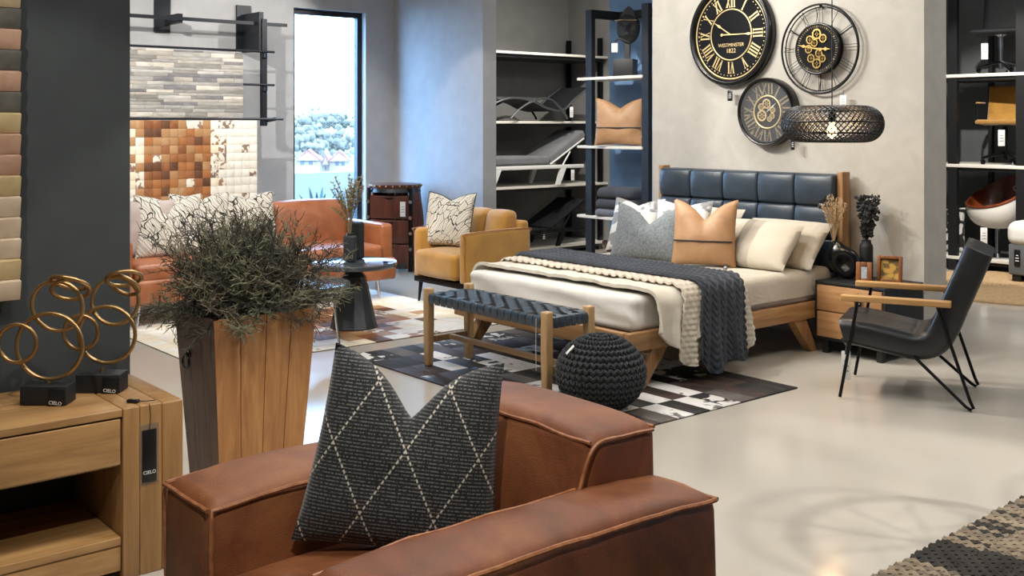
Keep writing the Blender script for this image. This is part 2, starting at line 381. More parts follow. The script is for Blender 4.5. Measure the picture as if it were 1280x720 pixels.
# ================================================================ the setting
def struct(name, mb, m, smooth=False):
    o = mb.build(name, m, None, smooth); o['kind'] = 'structure'; return o
struct('floor', MB().box((-3.8, 5, -.1), (14.2, 15.4, .2)), 'floor_epoxy')
struct('ceiling', MB().box((-3.8, 5, CEIL+.1), (14.2, 15.4, .2)), 'ceiling_paint')
WX, WY0, WY1, WZ0, WZ1 = -10.6, 5.70, 6.62, .25, 2.875      # window wall and its opening
b = MB(); th = .22
b.box((WX-th/2, (-2.5+WY0)/2, CEIL/2), (th, WY0+2.5, CEIL)); b.box((WX-th/2, (WY1+7.15)/2, CEIL/2), (th, 7.15-WY1, CEIL))
b.box((WX-th/2, (WY0+WY1)/2, WZ0/2), (th, WY1-WY0, WZ0)); b.box((WX-th/2, (WY0+WY1)/2, (WZ1+CEIL)/2), (th, WY1-WY0, CEIL-WZ1))
struct('wall_window', b, 'wall_grey')
struct('wall_end', MB().box((-9.86, 7.09, CEIL/2), (1.9, .18, CEIL)), 'wall_grey')
struct('wall_alcove', MB().box((-10.7, 8.6, CEIL/2), (.2, 2.9, CEIL)), 'alcove_paint')
struct('wall_alcove_side', MB().box((-8.5, 9.88, CEIL/2), (4.4, .2, CEIL)), 'alcove_paint')
struct('wall_blue', MB().box((-7.2, 8.05, CEIL/2), (1.64, .14, CEIL)), 'blue_paint')
struct('wall_clocks', MB().box((-5.225, 7.15, CEIL/2), (2.556, .3, CEIL)), 'plaster')
struct('wall_partition', MB().box((-4.42, -.45, CEIL/2), (.18, 4.09, CEIL)), 'partition_paint')
struct('wall_showroom_end', MB().box((-2, 12.4, CEIL/2), (9.4, .2, CEIL)), 'wall_dark')
struct('wall_showroom_side', MB().box((-6.75, 10.9, CEIL/2), (.2, 2.9, CEIL)), 'wall_dark')
struct('wall_entrance', MB().box((3.1, 5, CEIL/2), (.2, 15, CEIL)), 'white_wall')
struct('wall_rear', MB().box((-3.8, -2.6, CEIL/2), (14, .2, CEIL)), 'white_wall')
wn = link('window_1', None); wn['kind'] = 'structure'; wn.location = (WX-.12, (WY0+WY1)/2, WZ0)
hw = (WY1-WY0)/2; hh = WZ1-WZ0
b = MB()
for sx in (-1, 1): b.box((0, sx*(hw-.03), hh/2), (.07, .06, hh))
b.box((0, 0, .03), (.07, 2*hw-.12, .06)); b.box((0, 0, hh-.03), (.07, 2*hw-.12, .06)); b.build('window_frame', 'navy_steel', wn, False)
MB().box((0, 0, hh/2), (.008, 2*hw-.12, hh-.12)).build('pane', 'glass', wn, False)

# ---------------------------------------------------------------- outside, beyond the window
def far(u, v, Y):
    X = (u-640)/F*Y; return Vector((-math.sin(R(YAW))*Y+math.cos(R(YAW))*X, math.cos(R(YAW))*Y+math.sin(R(YAW))*X, CAMH-(v-HZ)/F*Y))
struct('ground_outside', MB().box((-260, 170, -8.2), (480, 420, .4)), 'grass')
struct('hill_outside', MB().grid(lambda u, v: far(330+u*180, 215-55*u*0-v*62, 300+v*160), 10, 10), 'grass')
def house(u, peak, wpx, name_label, wins, Y=200):
    c = far(u, 210, Y); k = Y/F; wd = wpx*k*.8; zt = far(u, peak, Y).z; ze = far(u, peak+12, Y).z; base = -8
    t = T('house', name_label, 'house', (c.x, c.y, base), YAW+8)
    MB().box((0, 4, (ze-base)/2), (wd, 8, ze-base)).build('wall', 'house_wall', t, False)
    MB().prism([(-wd/2-.5, ze-base-.2), (wd/2+.5, ze-base-.2), (0, zt-base)], -.6, 8.6).build('roof', 'house_roof', t, False)
    MB().prism([(-wd/2+.1, ze-base-.2), (wd/2-.1, ze-base-.2), (0, zt-base-.5)], -.75, -.6).build('gable', 'house_wall', t, False)
    for wx in wins: MB().box((wx*wd, -.05, far(u, peak+16, Y).z-base), (.16*wd, .12, .9)).build('window', 'far_glass', t, False)
house(385, 187, 36, 'far pale house with pink gable roof and two windows in the window view', (-.25, .12))
house(424, 188, 30, 'far pale house with pink gable standing behind the agave in the window view', (-.1, .2), 205)
house(407, 193, 12, 'small pink-walled outbuilding between the two far houses', (0,), 215)
rnd = random.Random(4)
TREES = [(380, 146, 5, 'broad'), (402, 139, 5, 'tall'), (428, 142, 4.5, 'round'), (378, 166, 5, 'dark'), (404, 163, 4, 'low'), (429, 167, 5, 'wide'), (394, 178, 3.4, 'small dense'), (458, 150, 4.5, 'bushy')]
for i, (u, v, r_, wd) in enumerate(TREES):
    p = far(u, v, 285-(v-140)*1.2+(i % 3)*14); t = T('tree', 'pale hazy %s tree on the hillside beyond the far houses' % wd, 'tree', (p.x, p.y, p.z-r_*1.1), 0, 'trees beyond the window'); b = MB()
    for k in range(46): b.sph((rnd.gauss(0, .45)*r_, rnd.gauss(0, .45)*r_, r_*.7+rnd.gauss(0, .28)*r_), r_*rnd.uniform(.10, .24), 8, 5)
    for i, v_ in enumerate(b.v): q = Vector(v_); b.v[i] = tuple(q*(1+nz(*q, .5)*.12))
    b.build('crown', 'tree_far', t); MB().tube([(0, 0, -3), (0, 0, r_*.8)], .4, 6).build('trunk', 'twig_dark', t)
struct('ground_terrace', MB().box((-13.0, 8, -.1), (4.2, 12, .18)), 'garden_wall')
struct('wall_terrace', MB().box((-14.6, 8.5, .0), (.2, 10, 1.72)), 'garden_wall')
c = far(397, 245, 13.6); o = T('agave_plant', 'blue-green spiky agave leaves outside the bottom of the window', 'plant', (c.x, c.y, 0))
for k in range(9):
    a = k*2.4; tl = .08+.22*rnd.random(); L_ = rnd.uniform(.35, .62)
    pts = [(math.cos(a)*tl*q, math.sin(a)*tl*q, L_*(q-.15*q*q)+.28) for q in (0, .3, .6, .85, 1)]
    MB().tube(pts, [.02, .032, .03, .018, .003], 6, flat=.3).build('leaf', 'agave', o)
MB().lathe([(.0, 0), (.2, 0), (.24, .3), (.2, .3), (0, .28)], 18).build('pot', 'garden_wall', o)
c = far(434, 245, 13.6); o = T('outdoor_bush', 'feathery grey bush outside the window beside the agave', 'plant', (c.x, c.y, 0)); b = MB()
for k in range(60):
    a = rnd.random()*6.28; q = rnd.uniform(.05, .2); L_ = rnd.uniform(.5, .86)
    b.tube([(0, 0, 0), (math.cos(a)*q*.5, math.sin(a)*q*.5, L_*.6), (math.cos(a)*q, math.sin(a)*q, L_)], [.006, .007, .002], 4)
b.build('stems', 'agave', o, kind='stuff')

# ---------------------------------------------------------------- added fill light panels, then track and spots (above the frame)
for i, (x, y) in enumerate(FILL_PANELS):
    t = T('fill_panel_light', 'unseen flat rectangular fill light panel added above the frame', 'ceiling light', (x, y, CEIL), 0, 'added fill light panels')
    b = MB(); b.box((0, .3, -.03), (1.25, .04, .06)); b.box((0, -.3, -.03), (1.25, .04, .06)); b.box((.605, 0, -.03), (.04, .56, .06)); b.box((-.605, 0, -.03), (.04, .56, .06)); b.build('frame', 'white_metal', t, False)
    MB().box((0, 0, -.035), (1.17, .56, .01)).build('diffuser', 'fill_glow', t, False)
def spot(x, y, target, watts, size, aim, col=(1, .945, .87), blend=.35, rad=.035):
    t = T('track_spotlight', 'small black ceiling spotlight aimed at the '+aim, 'spotlight', (x, y, CEIL), 0, 'ceiling spotlights')
    z = -.32; d = (Vector(target)-Vector((x, y, CEIL+z))).normalized(); q = d.to_track_quat('-Z', 'Y')
    MB().tube([(0, 0, 0), (0, 0, z+.06)], .012, 8).build('stem', 'black_metal', t)
    M = Matrix.Translation((0, 0, z)) @ q.to_matrix().to_4x4()
    MB().lathe([(0, .13), (.05, .13), (.055, .12), (.055, 0), (.048, 0), (.046, .05), (0, .05)], 20, M).build('can', 'black_metal', t)
    L = bpy.data.lights.new('spot', 'SPOT'); L.energy = watts; L.spot_size = R(size); L.spot_blend = blend; L.shadow_soft_size = rad; L.color = col
    o = bpy.data.objects.new('spot', L); C.objects.link(o); o.matrix_world = Matrix.Translation(Vector((x, y, CEIL+z))+d*.02) @ q.to_matrix().to_4x4()
SPOTS = [((-6.9, 4.3), (-5.3, 7.0, 2.0), 330, 60, 'wall clocks'), ((-6.3, 4.0), (-4.4, 7.0, 1.2), 260, 46, 'nightstand wall'), ((-5.9, 3.2), (-5.3, 5.6, .6), 105, 48, 'bed cushions'),
         ((-4.3, 2.9), (-4.7, 5.0, .5), 150, 42, 'bench and pouf'), ((-5.2, 4.7), (-3.0, 6.0, .3), 230, 44, 'black lounge chair'), ((-3.6, 3.6), (-2.4, 5.2, .0), 80, 46, 'open floor'),
         ((-2.6, .2), (-4.2, 1.3, .7), 150, 44, 'ring sculptures'), ((-.9, .5), (-2.4, 1.6, .5), 210, 46, 'leather armchair'), ((-2.4, 3.2), (-4.0, 2.0, .9), 170, 34, 'planter'),
         ((-7.2, 2.2), (-10.3, 4.4, 1.7), 700, 46, 'hanging hides'), ((-6.6, 3.0), (-8.4, 4.4, .4), 330, 46, 'tan sofa'), ((-7.0, 4.1), (-7.8, 6.0, .5), 220, 36, 'mustard armchair'),
         ((-7.5, 4.6), (-9.05, 7.0, 1.7), 190, 24, 'end wall beside the alcove'), ((-7.9, 6.4), (-10.6, 5.2, 2.0), 260, 44, 'window wall'),
         ((-8.3, 7.6), (-10.0, 8.7, .9), 300, 70, 'sun loungers'), ((-7.0, 5.6), (-7.5, 7.6, 1.4), 300, 44, 'display rack'), ((-4.7, 8.8), (-5.6, 11.4, 1.2), 650, 54, 'desk chairs'), ((.24, 5.05), (-2.0, 4.1, 0), 380, 40, 'woven rug'), ((.6, 5.2), (-2.0, 4.1, 0), 270, 40, 'floor beside the woven rug'), ((-3.8, 8.2), (-4.6, 10.4, 0), 180, 50, 'jute rug')]
for (p, tg, wt, sz, nm) in SPOTS: spot(p[0], p[1], tg, wt, sz, nm)
for y0, x0, x1 in ((4.5, -7.2, -3.2),):
    tag(MB().box(((x0+x1)/2, 3.4, CEIL-.02), (x1-x0, .035, .035)).build('lighting_track', 'black_metal', None, False), 'black lighting track fixed to the ceiling', 'track')

# ================================================================ rugs lying on the floor
def patch_rug(name, label, x0, x1, y0, y1, nx, ny, pick, loc_z=.0, th=.008, wall=None, seed=1, part='patch'):
    """grid of separate hide patches sewn on a backing"""
    r = random.Random(seed); t = T(name, label, 'rug', ((x0+x1)/2, (y0+y1)/2, loc_z))
    w_, h_ = x1-x0, y1-y0; dx, dy = w_/nx, h_/ny; cache = {}
    MB().box((0, 0, th*.3), (w_-.004, h_-.004, th*.6)).build('backing', 'hide_umber', t, False)
    for i in range(nx):
        for j in range(ny):
            m = pick(i, j, r)
            if m not in cache: cache[m] = MB().rb((0, 0, 0), (dx-.002, dy-.002, th*.7), .001, 1).mesh(part, m)
            link(part, cache[m], t, (-w_/2+dx*(i+.5), -h_/2+dy*(j+.5), th*.75+r.random()*.001))
    return t
def pick_bed(i, j, r): return r.choice(['hide_black']*4+['hide_pied']*4+['hide_chalk']*4+['hide_umber']*3+['hide_slate']*2)
patch_rug('patchwork_hide_rug', 'black, brown and white patchwork cowhide rug under the bed and bench', -6.45, -3.92, 3.88, 5.5, 9, 12, pick_bed, 0, .008, seed=3)
def pick_lounge(i, j, r):
    d = math.hypot((i-9)/7, (j-9)/6.5)+r.uniform(-.3, .3)
    return r.choice(['hide_rust', 'hide_tan', 'hide_brown', 'hide_orange', 'hide_spot', 'hide_tan']) if d < .62 else r.choice(['hide_spot', 'hide_cream', 'hide_spot_dark', 'hide_tan', 'hide_white']) if d < .85 else r.choice(['hide_cream', 'hide_white', 'hide_white'])
patch_rug('checkered_hide_rug', 'cream and rust checkered cowhide rug under the sofa and coffee tables', -8.95, -6.7, 2.95, 5.6, 15, 18, pick_lounge, 0, .008, seed=5)
# woven striped rug in the corner by the camera: ribs of braided jute
t = T('woven_rug', 'brown and black striped woven jute rug with braided ribs on the open floor', 'rug', (-1.05, 3.6, 0), 2)
MB().box((0, 0, .004), (2.1, 4.2, .008)).build('backing', 'hide_umber', t, False)
ribs = {k: MB() for k in ('jute_light', 'jute_dark', 'jute_mid')}
mat('jute_light', '8f8069', 'a39580', .95, scale=40, bump=.4, bscale=200); mat('jute_mid', '75695a', '8a7d6b', .95, scale=40, bump=.4, bscale=200); mat('jute_dark', '35322f', '46423d', .95, scale=40, bump=.4, bscale=200)
rr = random.Random(8); rowh = .026
for j in range(160):
    y = -2.08+j*rowh
    k = nz(0, y*2.6, 3)*1.6
    for half in range(14):
        kk = 'jute_dark' if k+rr.uniform(-.35, .35) > .25 else ('jute_light' if rr.random() < .55 else 'jute_mid')
        x0 = -1.05+half*.15; n_ = 6
        pts = [(x0+.15*q/n_-(.012*rr.random() if half == 0 and q == 0 else 0), y+.004*(1 if (q+j) % 2 else -1), .013+.004*(1 if (q+j) % 2 else -1)) for q in range(n_+1)]
        ribs[kk].tube(pts, .0125, 5, caps=False)
for k, m_ in ribs.items(): m_.build('braids', k, t, kind='stuff')
# round jute rug at the back
t = T('round_jute_rug', 'round tan jute rug lying beneath the grey bed at the back', 'rug', (-4.9, 10.5, 0))
mat('jute_tan', 'a98c66', 'bb9f78', .95, scale=30, bump=.5, bscale=150)
MB().lathe([(0, 0), (1.1, 0), (1.1, .01), (0, .012)], 64).build('backing', 'jute_tan', t)
b = MB()
for k in range(26): b.torus(.05+k*.041, .02, 56, 6, TR((0, 0, .012)))
b.build('coils', 'jute_tan', t, kind='stuff')

# two unseen spoked wheels added at right to cast ring shadows on the floor
for (x, y, z, r_, l_) in ((-1.22, 4.32, 1.32, .31, 'unseen black spoked wheel added over the woven rug to cast ring shadows, larger of two'), (-.93, 4.98, 1.30, .26, 'unseen black spoked wheel added beside the woven rug to cast ring shadows, smaller of two')):
    t = T('wheel_shadow_caster', l_, 'lamp', (x, y, z), 25)
    MB().torus(r_, .022, 48, 8).build('hoop', 'black_metal', t); MB().lathe([(0, -.02), (.035, -.02), (.035, .03), (0, .03)], 14).build('hub', 'black_metal', t)
    for k in range(5): a = k*PI/5; MB().tube([(r_*math.cos(a), r_*math.sin(a), 0), (-r_*math.cos(a), -r_*math.sin(a), 0)], .006, 6).build('spoke', 'black_metal', t)
    MB().tube([(0, 0, .03), (0, 0, CEIL-z)], .003, 6).build('cord', 'black_paint', t)
# ================================================================ soft goods helpers
def pillow_mb(w_, h_, d_, notch=0.0, ears=.06, n=18, seed=0, sag=0, taper=0):
    """cushion standing in local x (width) / z (height), thickness along y; bottom edge at z=0"""
    b = MB(); sd = seed*7.3
    def pt(u, v, sg):
        x, z = u*2-1, v*2-1
        e = 1-ears*(1-x*x)*(abs(z)**3); f = 1-ears*(1-z*z)*(abs(x)**3)
        px = x*f*w_/2; pz = z*e*h_/2
        if notch:
            k = math.exp(-(abs(x)/.42)**1.25)*max(0, z*.5+.5)**2
            pz -= notch*h_*k*1.0
        px *= 1-taper*(z*.5+.5)
        t = (max(0, 1-abs(x)**2.6)*max(0, 1-abs(z)**2.6))**.5
        if notch:
            t *= 1-.45*math.exp(-(x/.3)**2)*max(0, z)
        y = d_/2*t + (.012*nz(px+sd, pz, sg, 7) if t > .05 else 0)*t
        return Vector((px, sg*y, pz+h_/2 - sag*(1-x*x)*max(0, z)*h_))
    for sg in (-1, 1): b.grid(lambda u, v: pt(u, v, sg), n, n)
    # weld the rim
    key = {}; rem = []; vs = []
    for v in b.v:
        k = tuple(round(q, 5) for q in v)
        if k not in key: key[k] = len(vs); vs.append(v)
        rem.append(key[k])
    fs = []
    for f in b.f:
        q = []
        for i in f:
            if rem[i] not in q: q.append(rem[i])
        if len(q) > 2: fs.append(tuple(q))
    b.v, b.f = vs, fs
    rim = [pt(i/n, 0, 1) for i in range(n)]+[pt(1, i/n, 1) for i in range(n)]+[pt(1-i/n, 1, 1) for i in range(n)]+[pt(0, 1-i/n, 1) for i in range(n)]
    return b, rim
def cushion(name, label, m, w_, h_, d_, loc, rz, lean, notch=0, seed=0, pipe=None, ears=.06, cat='cushion', group=None, roll=0, sag=0, taper=0):
    t = T(name, label, cat, loc, 0, group); t.rotation_euler = (R(lean), R(roll), R(rz)); t.rotation_mode = 'XYZ'
    b, rim = pillow_mb(w_, h_, d_, notch, ears, 26, seed, sag, taper)
    c = b.build('cover', m, t, True, 80)
    if pipe: MB().tube(rim, .0045, 6, True).build('piping', pipe, t)
    return t
def hangtag(loc, rz, wd, hg, m='tag_black', word=None, ink='paper', label='', drop=.05, tilt=0, lw=None, sleeve=False, group='hanging price tags'):
    t = T('price_tag', label, 'tag', loc, rz, group)
    t.rotation_euler = (R(tilt), 0, R(rz))
    MB().rb((0, 0, -drop-hg/2), (wd, .003, hg), .0012, 1).build('card', m, t)
    MB().tube([(0, 0, 0), (.004, -.001, -drop*.5), (0, 0, -drop)], .0016, 5).build('cord', 'tag_black' if m != 'tag_black' else 'gunmetal', t)
    if sleeve: MB().rb((0, .0026, -drop-hg/2+.004), (wd+.018, .0015, hg+.03), .0006, 1).build('sleeve', 'sleeve', t)
    if word: text('lettering', word, lw or wd*.26, ink, t, (0, -.0022, -drop-hg*.82), (R(90), 0, 0), .0003)
    else:
        for k in range(3): MB().box((0, -.0018, -drop-hg*(.35+.17*k)), (wd*(.6 if k else .4), .0006, hg*.05)).build('print_line', 'grey_ink' if m == 'paper' else 'paper', t, False)
    return t

# ================================================================ foreground: brown leather armchair
def armchair():
    t = T('leather_armchair', 'large distressed brown leather club armchair with square arms', 'armchair', (-2.28, 1.66, 0))
    def wob(a, f, s): return lambda p: Vector((p.x+a*nz(p.x+s, p.y, p.z, f), p.y+a*nz(p.x, p.y+s+9, p.z, f), p.z+a*1.2*nz(p.x+4, p.y, p.z+s, f)))
    def L(x, y): return (x+2.28, y-1.66)
    AZ = .675
    def arm(x0, x1, s):
        y0, y1 = 1.12, 2.16; cx, cy = L((x0+x1)/2, (y0+y1)/2); W_, D_ = x1-x0, y1-y0
        def fn(p):
            p = wob(.007, 3.2, s)(p)
            if p.z > .1: p.z -= .018*(abs(p.y/(D_/2))**6)+.008*abs(p.x/(W_/2))**4
            return p
        a = MB().rb((cx, cy, .05+(AZ-.05)/2), (W_, D_, AZ-.05), .035, 4, 8, (.012, .01, .012), fn).build('arm', 'brown_leather', t, True, 60)
        # raised seams along the top edges and down the corners
        e = .004; zt = AZ-.012
        def rim(pts): 
            out = []
            for i in range(len(pts)-1):
                A, B = Vector(pts[i]), Vector(pts[i+1]); n_ = max(2, int((B-A).length/.03))
                for k in range(n_):
                    p = A.lerp(B, k/n_); out.append(p+Vector((nz(p.x, p.y, p.z, 9)*.004, nz(p.y, p.x, s, 9)*.004, nz(p.z, p.x, p.y, 9)*.005)))
            out.append(Vector(pts[-1])); return out
        hx, hy = W_/2+.004, D_/2+.004
        for sx in (-1, 1):
            pts = [(cx+sx*hx, cy-hy+.02, .08), (cx+sx*hx, cy-hy+.01, zt-.05), (cx+sx*(hx-.004), cy-hy+.015, zt-.016), (cx+sx*(hx-.002), cy-hy*.5, zt+.0), (cx+sx*(hx-.002), cy+hy*.5, zt), (cx+sx*(hx-.002), cy+hy-.02, zt-.014)]
            MB().tube(rim(pts), .006, 6).build('seam', 'seam_brown', a)
        for sy in (-1, 1):
            MB().tube(rim([(cx-hx+.01, cy+sy*(hy-.006), zt-.018), (cx, cy+sy*(hy-.002), zt-.016), (cx+hx-.01, cy+sy*(hy-.006), zt-.018)]), .006, 6).build('seam', 'seam_brown', a)
        return a
    arm(-2.80, -2.52, 1.0); arm(-2.02, -1.775, 5.0)
    # back: wedge whose front face slopes, standing taller than the arms
    cx, cy = L(-2.31, 2.03); W_, D_, z0, z1 = .66, .25, .08, .808
    def fb(p):
        k = (p.z+.36)/.72
        if p.y < 0: p.y -= .09*(1-k)
        p = wob(.006, 3.5, 3)(p)
        if p.z > .2: p.z -= .014*abs(p.x/(W_/2))**4
        return p
    bk = MB().rb((cx, cy, (z0+z1)/2), (W_, D_, z1-z0), .035, 4, 8, (.0, .02, .012), fb).build('backrest', 'brown_leather', t, True, 60)
    def edge(pts, nm='seam'):
        P = smoothpath(pts, 10); P = [p+Vector((nz(p.x, p.y, p.z, 11)*.005, nz(p.y, p.z, 2, 11)*.005, nz(p.z, p.x, 5, 11)*.006)) for p in P]
        MB().tube(P, .0055, 6).build(nm, 'seam_brown', bk)
    edge([(cx-W_/2, cy-D_/2+.01, .785), (cx, cy-D_/2-.004, .797), (cx+W_/2-.01, cy-D_/2+.005, .785)])
    edge([(cx-W_/2, cy+D_/2-.01, .785), (cx, cy+D_/2-.004, .797), (cx+W_/2-.01, cy+D_/2-.005, .785)])
    edge([(cx+W_/2, cy+D_/2-.02, .782), (cx+W_/2+.002, cy, .786), (cx+W_/2, cy-D_/2+.015, .780), (cx+W_/2, cy-D_/2-.03, .70), (cx+W_/2, cy-D_/2-.05, .62)])
    sc = MB().rb((L(-2.27, 1.5)[0], L(-2.27, 1.5)[1], .385), (.495, .79, .2), .05, 4, 8, (0, .01, .03), wob(.006, 4, 7)).build('seat_cushion', 'brown_leather', t, True, 60)
    P = [(L(-2.5, 0)[0], L(0, 1.125)[1], .47), (L(-2.3, 0)[0], L(0, 1.10)[1], .477), (L(-2.05, 0)[0], L(0, 1.125)[1], .47)]
    MB().tube([Vector(p)+Vector((0, 0, .004*nz(p[0], 1, 2, 20))) for p in smoothpath(P, 12)], .006, 6).build('seam', 'seam_brown', sc)
    MB().tube(smoothpath([(L(-2.503, 0)[0], L(0, 1.14)[1], .468), (L(-2.507, 0)[0], L(0, 1.5)[1], .476), (L(-2.505, 0)[0], L(0, 1.8)[1], .47)], 10), .006, 6).build('seam', 'seam_brown', sc)
    MB().rb((L(-2.28, 0)[0], L(0, 1.62)[1], .15), (.60, .9, .2), .02, 2).build('base', 'brown_leather', t)
    for sx in (-.42, .42):
        for sy in (-.42, .42): MB().rb((sx, sy, .035), (.06, .06, .07), .006, 1).build('leg', 'dark_wood', t)
armchair()
cushion('throw_cushion', 'charcoal cushion with cream stitched diamonds on the brown leather armchair', 'stitched_black', .53, .515, .16, (-2.325, 1.535, .50), YAW, -11, .32, 2, None, .05, roll=7, taper=.15)

# ================================================================ console table and its ring sculptures
CT = (-4.05, .6, 0)
def console():
    t = T('console_table', 'chunky natural pine console table with drawer and open shelf', 'table', CT)
    X0, X1 = -.255, .265; ye = .99; y1 = .77; z1 = .6
    def P(nm, x0, x1, y0, y1_, z0, z1_, m, r=.006): return MB().rb(((x0+x1)/2, (y0+y1_)/2, (z0+z1_)/2), (x1-x0, y1_-y0, z1_-z0), r, 2).build(nm, m, t)
    for s in (1, -1):
        for k in range(3):      # three boards glued up into a thick end panel
            a, c = [(y1, .83), (.83, .91), (.91, ye)][k]
            a, c = (a, c) if s > 0 else (-c, -a)
            P('end_board', X0, X1, a+.0005, c-.0005, 0, z1, 'console_z', .004 if k < 2 else .008)
    for k in range(2): P('top_board', X0+k*.26, X0+.2585+k*.26, -y1, y1-.002, .572, z1, 'console_y', .004)
    d = P('drawer_front', X1-.03, X1-.002, -y1+.01, y1-.008, .405, .566, 'console_y', .004)
    P('drawer_box', X0+.05, X1-.032, -y1+.03, y1-.03, .41, .56, 'console_y')
    P('drawer_rail', X0+.02, X1-.04, -y1+.005, y1-.005, .39, .404, 'console_y', .003)
    P('shelf', X0, X1-.008, -y1, y1-.003, .12, .15, 'console_y', .004)
    P('plinth', X1-.04, X1-.012, -y1, y1-.003, .03, .118, 'console_y', .004)
    P('back_rail', X0, X0+.025, -y1, y1, .46, .57, 'console_y')
    return t
console()
hangtag((-3.781, 1.462, .605), 90, .052, .185, 'tag_black', 'CIELO', 'paper', 'black logo tag in a clear sleeve hanging on the console table end', .092, 0, .017, True)
o = T('security_clip', 'small black security clip lying on the console table top', 'clip', (-3.85, 1.43, .6), 40)
MB().rb((0, 0, .006), (.045, .022, .012), .005, 2).build('body', 'black_gloss', o); MB().tube(smoothpath([(.02, 0, .006), (.05, .005, .007), (.075, .02, .008)], 5), .0018, 5).build('cord', 'gunmetal', o)
def rings(loc, label, spec, rz=YAW):
    t = T('ring_sculpture', label, 'sculpture', loc, rz, 'gold ring sculptures')
    bs = MB().rb((0, 0, .035), (.165, .09, .07), .004, 2).build('base', 'matte_black', t)
    MB().tube([(0, 0, .07), (0, 0, .085)], .008, 10).build('pin', 'gold', t)
    for (x, z, r_, tx, ty, dy) in spec:
        MB().torus(r_, .0075, 56, 10, TR((x, dy, z), rx=90+tx, ry=ty)).build('ring', 'gold', t)
    tg = MB().rb((.045, -.05, .03), (.062, .003, .062), .001, 1).build('tag', 'tag_black', t, rot=(R(-4), R(6), 0)); text('lettering', 'CIELO', .017, 'paper', tg, (.045, -.0525, .012), (R(90), 0, 0), .0003)
SP1 = [(.005, .203, .118, 0, 0, 0), (.028, .345, .092, 8, 6, .012), (-.105, .215, .068, 0, -10, -.012), (.074, .43, .062, 62, 8, 0), (.078, .405, .064, 50, -12, .006)]
SP2 = [(.018, .21, .106, 0, 8, 0), (.045, .335, .088, -8, -8, .012), (-.075, .22, .064, 0, 12, -.012), (.082, .42, .062, 60, -14, 0), (.078, .395, .060, 48, 16, .006)]
rings((-4.045, 1.195, .6), 'gold interlocking rings on black base, farther from the hanging tag of the console', SP1)
rings((-4.10, 1.405, .6), 'gold interlocking rings on black base at the end of the console table', SP2)
# board of stone and wood tile samples stepping up the dark wall
t = T('tile_sample_board', 'stack of overlapping tan and charcoal tile samples mounted on the dark partition', 'sample board', (-4.326, .95, 0))
MB().box((.015, 0, 1.75), (.03, .36, 1.62)).build('board', 'black_paint', t, False)
seq = ['tile_pale', 'tile_gold', 'tile_pale', 'tile_pale', 'tile_pale', 'tile_gold', 'tile_terra', 'tile_terra', 'tile_gold', 'tile_charcoal', 'tile_terra', 'tile_charcoal', 'tile_terra', 'tile_charcoal', 'tile_tan', 'tile_terra', 'tile_charcoal', 'tile_tan', 'tile_gold', 'tile_terra']
for k, m in enumerate(seq):
    MB().rb((0, 0, 0), (.03, .42, .074), .003, 1).build('tile', m, t, loc=(.058, 0, .985+k*.0775), rot=(0, R(14), 0))

# ================================================================ tapered planter with the dried shrub
t = T('planter', 'tall tapered wooden planter with black ring handle', 'planter', (-4.335, 2.1, 0), 2)
TW, TD, BW, BD, PH = .185, .24, .135, .185, .8
def side(corner_a, corner_b, nb, m):
    (ax, ay, bx_, by_), (cx_, cy_, dx_, dy_) = corner_a, corner_b     # top xy, bottom xy of both corners
    inn = Vector((-(ax+cx_)/2, -(ay+cy_)/2, 0)).normalized()*.022
    for k in range(nb):
        f0, f1 = k/nb+.004, (k+1)/nb-.004
        def q(f, top): return Vector((ax+(cx_-ax)*f, ay+(cy_-ay)*f, PH)) if top else Vector((bx_+(dx_-bx_)*f, by_+(dy_-by_)*f, 0))
        vs = [q(f0, 0), q(f1, 0), q(f1, 1), q(f0, 1)]; vs += [p+inn for p in vs]
        MB().add(vs, [(0,1,2,3),(7,6,5,4),(0,4,5,1),(1,5,6,2),(2,6,7,3),(3,7,4,0)]).build('board', m, t, False)
cs = [(-TW, -TD, -BW, -BD), (TW, -TD, BW, -BD), (TW, TD, BW, BD), (-TW, TD, -BW, BD)]
mat('planter_shaded', '5d4a40', '75604f', .6, scale=3, stretch=(14, 14, 1.2), detail=7, bump=.15)  # greyer copy of the planter wood; shade painted into the side facing away
side(cs[0], cs[1], 3, 'planter_shaded'); side(cs[1], cs[2], 4, 'planter_wood'); side(cs[2], cs[3], 3, 'planter_wood'); side(cs[3], cs[0], 4, 'planter_wood')
MB().box((0, 0, PH-.1), (TW*2-.06, TD*2-.06, .02)).build('soil', 'twig_dark', t, False)
hd = MB().sph((-.06, -TD+.012, .63), (.016, .02, .016), 10, 8).build('handle', 'black_gloss', t)
MB().torus(.030, .005, 28, 8, TR((-.06, -TD-.006, .597), rx=90)).build('ring', 'black_gloss', hd)
